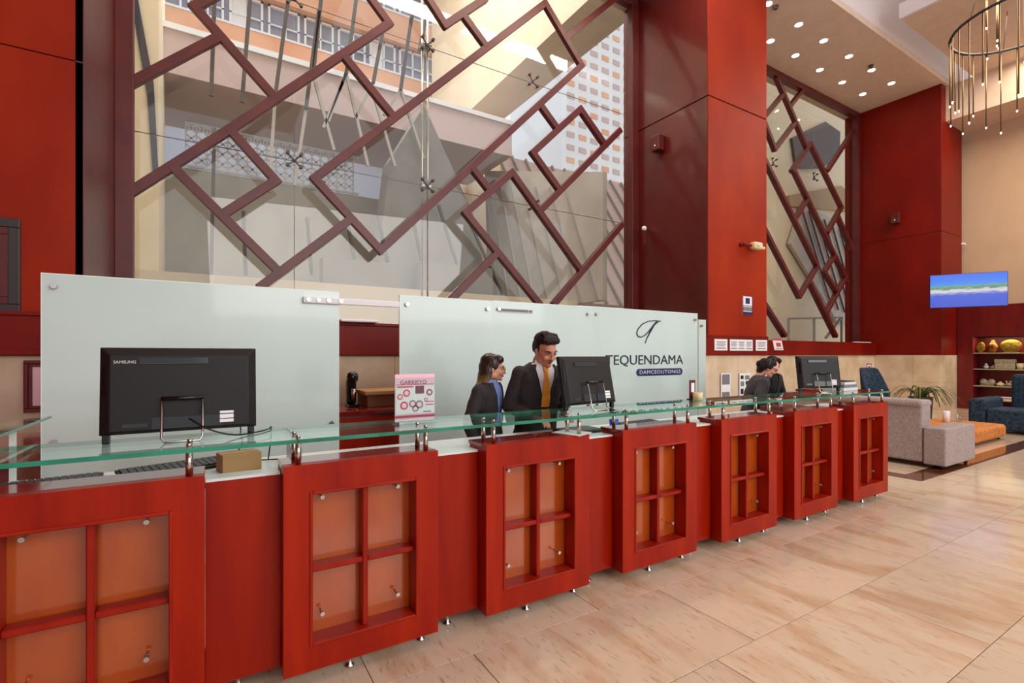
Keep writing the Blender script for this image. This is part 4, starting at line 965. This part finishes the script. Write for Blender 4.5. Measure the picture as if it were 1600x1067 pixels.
# blue sofa by the shelves
bs_ = thing('sofa', 'dark blue patterned sofa in front of the ornament shelves at the right edge', 'sofa', (13.6, 2.7, 0))
MB().box((13.0, 3.45, .06), (14.1, 3.72, .64)).build('armrest', M['blue_fab'], bs_, bevel=.06, seg=3)
MB().box((13.0, 1.3, .06), (13.85, 3.45, .46)).build('seat', M['blue_fab'], bs_, bevel=.05, seg=3)
MB().box((13.85, 1.3, .06), (14.15, 3.3, 1.12)).build('backrest', M['blue_fab'], bs_, bevel=.08, seg=3)
for x in (13.1, 14.0):
    for y in (1.4, 3.6): MB().cyl((x, y, 0), (x, y, .065), .03, 10).build('leg', M['black'], bs_)
# shelving unit
sh = thing('shelving_unit', 'tall dark red shelving unit built against the right wall with lit ornaments', 'shelving', (18.5, 4.0, 0))
YS0, YS1 = 2.2, YP-.01; XS = 18.2
MB().box((XS+.48, YS0, 0), (XR-.005, YS1, 2.87)).build('back', M['shelfwood'], sh)
MB().box((XS, YS0, 2.02), (XS+.48, YS1, 2.87)).build('upper_panel', M['shelfwood'], sh, bevel=.004)
MB().box((XS, 5.09, 0), (XS+.48, YS1, 2.02)).build('side_panel', M['shelfwood'], sh, bevel=.004)
MB().box((XS, YS0, 0), (XS+.48, YS0+.08, 2.02)).build('side_panel', M['shelfwood'], sh, bevel=.004)
MB().box((XS+.02, YS0+.08, 0), (XS+.48, 5.09, .12)).build('plinth', M['shelfwood'], sh)
zsh = [.28, .66, 1.125, 1.57]
for z in zsh: MB().box((XS+.02, YS0+.08, z-.025), (XS+.48, 5.09, z)).build('shelf', M['pewter'], sh, bevel=.002)
l = bpy.data.lights.new('shelf_spot', 'AREA'); l.size = .2; l.size_y = 1.6; l.shape = 'RECTANGLE'; l.energy = 9; l.color = (1, .85, .6)
lo = bpy.data.objects.new('shelf_spot', l); C.objects.link(lo); lo.location = (XS+.12, 4.2, 2.01)
def orn(name, label, cat, px, shelf, builder):
    q = on_x(px, 560, 18.42); z = zsh[shelf]+.0005
    t = thing(name, label, cat, (18.42, q.y, z)); builder(t); return t
def plate(t, r, m, sy=1): MB().lathe([(.001, 0), (r*.9, .02), (r, .035), (r*.9, .03), (.001, .012)], (0, 0, 0), 20, 1, sy).build('dish', M[m], t, local=True).rotation_euler = (0, R(-80), 0)
def b_plate1(t):
    o = MB().lathe([(.001, 0), (.09, .01), (.115, .03), (.105, .034), (.001, .016)], (0, 0, 0), 20, 1.25, .85).build('dish', M['gold'], t, local=True); o.rotation_euler = (0, R(-80), 0); o.location = (0, 0, .15)
    MB().box((-.04, -.05, 0), (.06, .05, .012)).build('stand', M['shelfwood'], t, local=True)
def b_vase(m, r, h):
    def f(t): MB().lathe([(r*.45, 0), (r*.5, .01), (r*.95, h*.3), (r, h*.5), (r*.7, h*.8), (r*.35, h*.9), (r*.45, h)], (0, 0, 0), 20).build('body', M[m], t, local=True); MB().cyl((0, 0, h*.95), (0, 0, h+.02), r*.3, 12).build('stopper', M[m], t, local=True)
    return f
def b_fan(t):
    o = MB().lathe([(.001, 0), (.16, .015), (.2, .04), (.19, .045), (.001, .02)], (0, 0, 0), 24, .85, 1.1).build('dish', M['gold'], t, local=True); o.rotation_euler = (0, R(-80), 0); o.location = (0, 0, .18)
    MB().box((-.05, -.14, 0), (.07, .14, .015)).build('stand', M['pewter'], t, local=True)
def b_box(t): MB().box((-.08, -.2, 0), (.08, .2, .17)).build('body', M['pewter'], t, local=True, bevel=.01); MB().box((-.085, -.21, .17), (.085, .21, .27)).build('lid', M['pewter'], t, local=True, bevel=.02)
def b_cup(t): MB().lathe([(.06, 0), (.085, .16), (.08, .16), (.055, .01), (.001, .01)], (0, 0, 0), 16).build('body', M['cream'], t, local=True)
def b_fig1(t): MB().ell((0, 0, .05), (.05, .06, .05)).build('body', M['silverprint'], t, local=True); MB().ell((0, 0, .115), .035).build('head', M['silverprint'], t, local=True)
def b_fig2(t): MB().ell((0, 0, .04), (.04, .055, .04)).build('body', M['pewter'], t, local=True); MB().ell((0, -.02, .09), .028).build('head', M['pewter'], t, local=True)
def b_sculpt(t): MB().ell((0, .08, .1), (.05, .09, .09)).ell((0, -.08, .1), (.05, .09, .09)).ell((0, 0, .06), (.045, .1, .06)).build('body', M['pewter'], t, local=True); MB().box((-.05, -.14, 0), (.05, .14, .02)).build('base', M['pewter'], t, local=True)
def b_jar(t): MB().lathe([(.04, 0), (.085, .02), (.09, .06), (.04, .1), (.02, .12)], (0, 0, 0), 16).build('body', M['cream'], t, local=True); MB().ell((0, 0, .12), .018).build('knob', M['pewter'], t, local=True)
def b_bird(t): MB().ell((0, 0, .05), (.05, .07, .05)).build('body', M['pewter'], t, local=True); MB().ell((0, -.04, .12), .035).build('head', M['pewter'], t, local=True); MB().cyl((0, .03, .08), (0, .05, .15), .015, 8).build('tail', M['cream'], t, local=True)
orn('ornament_plate', 'small oval gold plate at the left of the top shelf', 'ornament', 1533, 3, b_plate1)
orn('vase', 'round copper and gold jar beside the oval plate on the top shelf', 'vase', 1552, 3, b_vase('copper', .13, .33))
orn('ornament_plate', 'wide fan shaped gold dish in the middle of the top shelf', 'ornament', 1580, 3, b_fan)
orn('figurine', 'taller silver figure at the left of the second shelf', 'ornament', 1541, 2, b_fig1)
orn('figurine', 'smaller pewter figure between the silver one and the lidded box', 'ornament', 1551, 2, b_fig2)
orn('keepsake_box', 'pewter coloured lidded box on the second shelf', 'box', 1571, 2, b_box)
orn('cup', 'cream tumbler right of the pewter box on the second shelf', 'cup', 1594, 2, b_cup)
orn('sculpture', 'grey two lobed sculpture at the left of the third shelf', 'ornament', 1543, 1, b_sculpt)
orn('jar', 'little cream lidded jar in the middle of the third shelf', 'jar', 1563, 1, b_jar)
orn('bird_figurine', 'small bird shaped figurine right of the cream jar', 'ornament', 1576, 1, b_bird)
q = on_x(1568, 560, 18.42)
for k, w_ in enumerate(('bottom', 'middle', 'top')):
    tag(MB().box((18.33, q.y-.22+.01*k, zsh[0]+.001+k*.0315), (18.51, q.y+.22-.015*k, zsh[0]+.001+k*.0315+.03)).build('book', M['paper' if k % 2 == 0 else 'card'], bevel=.003), w_+' book of the pale pile on the lowest visible shelf', 'book', 'books on the lowest shelf')
q = on_y(1363, 598, 5.3)
st = thing('side_bottle', 'small wooden figure standing before the stone wall near the far corner', 'ornament', (10.7, 5.45, .95))
MB().lathe([(.05, 0), (.055, .02), (.06, .2), (.03, .26), (.035, .32), (.01, .34)], (10.7, 5.45, .8), 14).build('body', M['card'], st)
MB().box((10.45, 5.2, .0), (11.0, 5.74, .8)).build('pedestal', M['shelfwood'], st, bevel=.005)
# ------------------------------------------------------------------ PEOPLE
def remesh(mb, voxel, smooth=4, fac=.5):
    me = bpy.data.meshes.new('tmp'); me.from_pydata([tuple(v) for v in mb.v], [], mb.f)
    bm = bmesh.new(); bm.from_mesh(me); bmesh.ops.recalc_face_normals(bm, faces=bm.faces); bm.to_mesh(me); bm.free()
    o = bpy.data.objects.new('tmp', me)
    r_ = o.modifiers.new('r', 'REMESH'); r_.mode = 'VOXEL'; r_.voxel_size = voxel
    s_ = o.modifiers.new('s', 'SMOOTH'); s_.factor = fac; s_.iterations = smooth
    return evaluate(o)
def wrinkle(me, sx, sy, sz, amp):
    n = len(me.vertices); co = [0.0]*(3*n); no = [0.0]*(3*n)
    me.vertices.foreach_get('co', co); me.vertex_normals.foreach_get('vector', no)
    for i in range(n):
        a = amp*noise.noise(Vector((co[3*i]*sx, co[3*i+1]*sy, co[3*i+2]*sz)))
        for k in range(3): co[3*i+k] += no[3*i+k]*a
    me.vertices.foreach_set('co', co); me.update()
def from_mesh(name, me, m, parent, pred=None):
    if pred:
        bm = bmesh.new(); bm.from_mesh(me); bmesh.ops.delete(bm, geom=[f for f in bm.faces if not pred(f.calc_center_median())], context='FACES')
        me = bpy.data.meshes.new(name); bm.to_mesh(me); bm.free()
    me.materials.clear(); me.materials.append(m); me.polygons.foreach_set('use_smooth', [True]*len(me.polygons))
    o = bpy.data.objects.new(name, me); C.objects.link(o); o.parent = parent; return o
def loft(mb, rings, n=24, e=2.3):
    vs = []
    for (cx, cy, z, rx, ry) in rings:
        for k in range(n):
            a = 2*pi*k/n; c_, s_ = cos(a), sin(a)
            vs.append((cx+rx*math.copysign(abs(c_)**(2/e), c_), cy+ry*math.copysign(abs(s_)**(2/e), s_), z))
    m = len(rings)
    fs = [(i*n+k, i*n+(k+1) % n, (i+1)*n+(k+1) % n, (i+1)*n+k) for i in range(m-1) for k in range(n)]
    fs += [list(range(n))[::-1], [(m-1)*n+k for k in range(n)]]
    mb.add(vs, fs, True)
def limb(mb, pts, rs, n=14):
    P = []; RR = []
    for i in range(len(pts)-1):
        for k in range(6):
            t = k/6; P.append(Vector(pts[i]).lerp(Vector(pts[i+1]), t)); RR.append(rs[i]*(1-t)+rs[i+1]*t)
    P.append(Vector(pts[-1])); RR.append(rs[-1])
    mb.tube(P, RR, n)
    for p, r_ in zip(pts, rs): mb.ell(p, r_, n, 8)
def hand(mb, wr, d, palm_n, s=1, side=1):
    d = Vector(d).normalized(); pn = Vector(palm_n); pn = (pn-d*pn.dot(d)).normalized(); sd = d.cross(pn)*side
    mt = Matrix((sd, d, pn)).transposed()
    mb.ell(wr+d*.045*s, (.040*s, .050*s, .016*s), 14, 10, mt)
    for k, (o_, L) in enumerate(((-.029, .062), (-.010, .074), (.010, .070), (.028, .054))):
        b = wr+d*.082*s+sd*o_*s; p1 = b+d*L*.45*s+pn*.004*s; p2 = p1+d*L*.35*s+pn*.016*s; p3 = p2+d*L*.2*s+pn*.02*s
        mb.tube([b-d*.02*s, b, p1, p2, p3], [.0085*s, .0088*s, .0082*s, .0075*s, .006*s], 8)
    b = wr+d*.02*s-sd*.034*s; mb.tube([b, b+d*.025*s-sd*.022*s+pn*.006, b+d*.052*s-sd*.03*s+pn*.014*s], [.012*s, .0105*s, .008*s], 8)

def person(label, loc, face, hgt=1.7, yaw=0, pitch=0, lean=.0, female=False, skin='skin_m', coat='suit', shirt='shirt_w', trousers='black_cloth', tie=False,
           arms=None, hair='short', hairmat='hair_m', glasses=False, roll=0, vox=.0065, headset=False):
    t = thing('person', label, 'person', loc, face)
    sc_ = hgt/1.70
    shw = .155 if female else .18
    hc = Vector((0, -lean*.62-.012, 1.562)); nb = Vector((0, -lean*.46, 1.43))
    HM = Matrix.Translation(nb) @ Euler((pitch, roll, yaw)).to_matrix().to_4x4() @ Matrix.Translation(-nb)
    H3 = HM.to_3x3()
    hs = .96 if female else 1.0
    def hp(x, y, z): return HM @ (hc+Vector((x, y, z))*hs)
    def ly(z): return -lean*max(0, z-.95)**1.0
    def sp(p): return Vector((p[0], p[1]+ly(p[2]), p[2]))
    def he(mb, c, r_, mt=None): mb.ell(hp(*c), [q*hs for q in r_], 16, 12, H3 if mt is None else H3 @ mt)
    A = arms or [((-shw-.07, .03, 1.12), (-shw-.02, -.20, 1.06)), ((shw+.07, .03, 1.12), (shw+.02, -.20, 1.06))]
    # ---- body (one continuous surface)
    b = MB()
    he(b, (0, .022, .035), (.074, .093, .082)); he(b, (0, -.018, -.028), (.060, .072, .078)); he(b, (0, -.045, -.078), (.038, .040, .032)); he(b, (0, -.078, -.092), (.020, .016, .016))
    he(b, (0, -.062, .022), (.052, .03, .022)); he(b, (-.033, -.068, -.035), (.024, .020, .022)); he(b, (.033, -.068, -.035), (.024, .020, .022))
    he(b, (0, -.093, -.012), (.010, .014, .026)); he(b, (0, -.106, -.032), (.013, .015, .012)); he(b, (-.012, -.094, -.036), (.009, .010, .008)); he(b, (.012, -.094, -.036), (.009, .010, .008))
    he(b, (0, -.083, -.060), (.024, .012, .012))
    for s in (-1, 1):
        he(b, (s*.074, .008, -.012), (.010, .020, .030)); he(b, (s*.045, -.01, -.065), (.018, .04, .03))
    limb(b, [hp(0, .02, -.05), sp((0, .005, 1.46)), sp((0, .01, 1.38))], [.054*hs, .052*hs, .07])
    loft(b, [(0, ly(z), z, rx*.86*(shw/.18), ry*.86) for (z, rx, ry) in ((.84, .165, .11), (.93, .165, .115), (1.04, .14, .10), (1.14, .145, .10), (1.26, .15, .10), (1.36, .13, .09), (1.41, .08, .07))])
    for s, (el, wr) in zip((-1, 1), A):
        sh_ = sp((s*shw, .0, 1.375)); el = sp(el); wr = sp(wr)
        limb(b, [sh_+Vector((-s*.03, 0, -.015)), el, wr], [.034, .034, .026]); hand(b, wr, (wr-el), (0, 0, -1) if abs((wr-el).normalized().z) < .8 else (s*-1, 0, 0), .98*hs, side=s)
        limb(b, [(s*.085, .0, .88), (s*.09, -.01, .48), (s*.09, .01, .08)], [.082, .052, .036])
        b.ell((s*.09, -.05, .04), (.038, .10, .034))
    body = from_mesh('body', remesh(b, vox*.85, 3), M[skin], t)
    # ---- face details
    for s in (-1, 1):
        m = MB(); m.ell(hp(s*.031, -.077, .000), [.0135*hs, .010*hs, .0065*hs], 12, 8, H3); m.build('eye', M['eye'], t, local=True)
        m = MB(); m.ell(hp(s*.031, -.0865, -.001), [.006, .003, .006], 10, 6, H3); m.build('iris', M['iris'], t, local=True)
        m = MB(); m.tube([hp(s*.016, -.092, .017), hp(s*.032, -.091, .023), hp(s*.050, -.078, .018)], [.003, .0042, .002], 6); m.build('eyebrow', M['brow'], t, local=True)
        m = MB(); m.tube([hp(s*.017, -.086, .004), hp(s*.031, -.0885, .0075), hp(s*.046, -.079, .003)], [.0015, .0022, .0015], 6); m.build('eyelid', M['brow'], t, local=True)
    m = MB(); m.tube([hp(-.022, -.088, -.058), hp(-.008, -.097, -.055), hp(0, -.097, -.057), hp(.008, -.097, -.055), hp(.022, -.088, -.058)], [.002, .0045, .004, .0045, .002], 8)
    m.tube([hp(-.019, -.088, -.060), hp(0, -.096, -.065), hp(.019, -.088, -.060)], [.002, .0052, .002], 8); m.build('lips', M['lips'], t, local=True)
    # ---- hair
    h = MB()
    if hair == 'short':
        he(h, (0, .035, .060), (.083, .092, .068)); he(h, (0, .065, .015), (.076, .060, .078)); he(h, (0, -.036, .092), (.064, .050, .032)); he(h, (-.03, -.05, .086), (.04, .034, .026)); he(h, (.035, -.044, .09), (.035, .034, .026)); he(h, (0, .09, -.01), (.060, .035, .06))
        for s in (-1, 1): he(h, (s*.072, .022, .025), (.010, .03, .042)); he(h, (s*.071, -.008, .005), (.006, .012, .03))
        for k in range(34):
            a = random.random()*6.28; rr = .055*random.random()**.5; he(h, (rr*cos(a)*1.15, .012+rr*sin(a)*1.2, .110+.012*random.random()), (.016, .02, .013))
    else:
        he(h, (0, .034, .052), (.081, .090, .072)); he(h, (0, .068, .0), (.078, .062, .09))
        for s in (-1, 1):
            he(h, (s*.040, -.028, .078), (.042, .055, .040)); he(h, (s*.072, .008, .03), (.016, .055, .055))
            if hair == 'long': he(h, (s*.073, .045, -.07), (.022, .042, .10))
        if hair == 'long':
            he(h, (0, .085, -.10), (.082, .042, .12)); he(h, (-.02, .10, -.20), (.07, .035, .09)); he(h, (.02, .10, -.19), (.06, .035, .09)); he(h, (0, .105, -.27), (.05, .028, .06))
        else:
            he(h, (0, .115, .02), (.045, .04, .045)); he(h, (0, .075, -.06), (.062, .045, .06))
    hm = remesh(h, .006, 3)
    wrinkle(hm, 90, 90, 90 if hair == 'short' else 14, .0035)
    ho = from_mesh('hair', hm, M[hairmat] if hair != 'long' else long_hair_mat(hp(0, 0, -.05).z, hp(0, 0, -.24).z), t)
    if headset:
        MB().tube([hp(-.084, .02, .0), hp(-.08, .015, .07), hp(-.04, .01, .125), hp(.04, .01, .125), hp(.08, .015, .07), hp(.084, .02, 0)], .006, 8).build('headband', M['steel_d'], t, local=True)
    if glasses:
        m = MB()
        for s in (-1, 1): m.tube([hp(s*.033+.023*cos(2*pi*k/16), -.104, -.003+.020*sin(2*pi*k/16)) for k in range(17)], .0014, 6); m.tube([hp(s*.056, -.103, .002), hp(s*.078, -.05, .004), hp(s*.080, .005, .0)], .0014, 6)
        m.tube([hp(-.010, -.104, .0), hp(.010, -.104, .0)], .0014, 6); m.build('glasses', M['brass'], t, local=True)
    # ---- jacket + shirt front cut from one garment surface
    g = MB(); k_ = shw/.18
    loft(g, [(0, ly(z), z, rx*k_, ry) for (z, rx, ry) in ((.76, .185, .135), (.86, .182, .135), (.95, .165, .125), (1.04, .152 if female else .162, .118), (1.14, .160 if female else .168, .122), (1.24, .178, .135 if female else .130), (1.32, .188, .125), (1.375, .186, .105), (1.415, .135, .088), (1.445, .078, .070))], e=2.4)
    for s, (el, wr) in zip((-1, 1), A):
        el = sp(el); wr = sp(wr); limb(g, [sp((s*(shw-.02), .0, 1.362)), el, wr.lerp(el, .06)], [.062, .052, .038])
    gm = remesh(g, vox, 6)
    wrinkle(gm, 9, 9, 14, .008)
    def vopen(c_):
        return c_.z > 1.13 and c_.y-ly(c_.z) < -.03 and abs(c_.x) < .012+.075*min(1, (c_.z-1.13)/.28)*k_
    from_mesh('jacket', gm, M[coat], t, lambda c_: not vopen(c_)); from_mesh('shirt', gm.copy(), M[shirt], t, vopen)
    # lapels and collar
    for s in (-1, 1):
        pl_ = []
        for (z, xo, w_) in ((1.13, .010, .012), (1.22, .034, .045), (1.30, .055, .060), (1.33, .064, .045), (1.40, .080, .034), (1.435, .068, .026)):
            yb = ly(z)-(.138 if z < 1.28 else .132 if z < 1.34 else .105 if z < 1.42 else .085)+.004
            pl_.append((Vector((s*xo*k_, yb-.004, z)), Vector((s*(xo+w_)*k_, yb+.010+w_*.35, z-.004))))
        vs = []; fs = []
        for a_, b_ in pl_: vs += [a_, b_, b_+Vector((0, .012, 0)), a_+Vector((0, .012, 0))]
        for i in range(len(pl_)-1):
            for q_ in range(4): fs.append((i*4+q_, i*4+(q_+1) % 4, (i+1)*4+(q_+1) % 4, (i+1)*4+q_))
        MB().add(vs, fs).build('lapel', M[coat], t, local=True, bevel=.002, seg=1)
        c0 = [sp((s*.010, -.092, 1.405)), sp((s*.045, -.100, 1.385)), sp((s*.072, -.055, 1.43)), sp((s*.060, -.045, 1.465)), sp((s*.022, -.072, 1.45))]
        MB().prism(c0, (0, .010, .004)).build('collar', M[shirt], t, local=True, bevel=.003)
    if tie:
        tz = [(1.425, .018, -.098), (1.395, .020, -.112), (1.375, .014, -.118), (1.28, .027, -.138), (1.18, .036, -.142), (1.12, .034, -.136)]
        vs = []; fs = []
        for (z, w_, y_) in tz: vs += [(-w_, y_+ly(z), z), (0, y_+ly(z)-.008, z), (w_, y_+ly(z), z), (0, y_+ly(z)+.014, z)]
        for i in range(len(tz)-1):
            for q_ in range(4): fs.append((i*4+q_, i*4+(q_+1) % 4, (i+1)*4+(q_+1) % 4, (i+1)*4+q_))
        fs += [(0, 1, 2, 3), (20, 23, 22, 21)]
        MB().add(vs, fs).build('tie', M['tie'], t, local=True, bevel=.002)
    # ---- trousers, shoes
    g = MB(); loft(g, [(0, 0, z, rx*k_, ry) for (z, rx, ry) in ((.80, .165, .115), (.88, .168, .118), (.98, .150, .11))])
    for s in (-1, 1): limb(g, [(s*.085, .0, .86), (s*.09, -.01, .48), (s*.09, .01, .09)], [.092, .068, .058])
    from_mesh('trousers', remesh(g, .010, 4), M[trousers], t)
    for s in (-1, 1): MB().ell((s*.09, -.055, .036), (.046, .135, .036), 16, 10).box((s*.09-.035, -.16, .0), (s*.09+.035, .07, .012)).build('shoe', M['gloss_black'], t, local=True)
    t.scale = (sc_, sc_, sc_)
    return t
def long_hair_mat(z0, z1):
    m = mat('ombre_hair', rgb(40, 20, 16), .4, bump=0); nt = m.node_tree; b = nt.nodes['Principled BSDF']
    tc = nt.nodes.new('ShaderNodeTexCoord'); sp = nt.nodes.new('ShaderNodeSeparateXYZ'); nt.links.new(tc.outputs['Object'], sp.inputs[0])
    mr = nt.nodes.new('ShaderNodeMapRange'); mr.inputs[1].default_value = z0; mr.inputs[2].default_value = z1; nt.links.new(sp.outputs['Z'], mr.inputs[0])
    cr = nt.nodes.new('ShaderNodeValToRGB'); cr.color_ramp.elements[0].color = rgb(40, 20, 16); cr.color_ramp.elements[1].color = rgb(196, 156, 84)
    nt.links.new(mr.outputs[0], cr.inputs[0]); nt.links.new(cr.outputs[0], b.inputs['Base Color'])
    return m

person('woman with long ombre hair, glasses, dark blazer and blue shirt beside the man', (1.80, 3.36, 0), R(32), hgt=1.535, yaw=R(30), pitch=R(8), lean=.10, arms=[((-.22, .03, 1.12), (-.20, -.06, .88)), ((.22, .03, 1.12), (.20, -.06, .88))], female=True, skin='skin_f', shirt='shirt_b', hair='long', glasses=True)
person('man with short dark hair in a charcoal suit with a white shirt and orange tie', (2.14, 3.15, 0), R(-8), hgt=1.70, yaw=R(6), pitch=R(22), lean=.16, tie=True,
       arms=[((-.225, .03, 1.12), (-.12, -.20, 1.06)), ((.235, .02, 1.12), (.14, -.22, 1.08))])
person('person in a grey jacket with tied dark hair bending their head at the far end', (5.30, 3.42, 0), R(50), hgt=1.50, yaw=0, pitch=R(20), lean=.24, female=True, skin='skin_f', coat='suit2', hair='bun', vox=.008, headset=True)
person('person in black clothes with dark hair standing beyond the grey-jacketed one', (6.02, 3.66, 0), R(-20), hgt=1.52, pitch=R(20), lean=.1, female=True, skin='skin_f', coat='black_cloth', shirt='black_cloth', hair='bun', vox=.008,
       arms=[((-.24, -.10, 1.18), (-.12, -.16, 1.42)), ((.24, .0, 1.12), (.14, -.20, 1.10))])

bpy.data.scenes.remove(TMP)
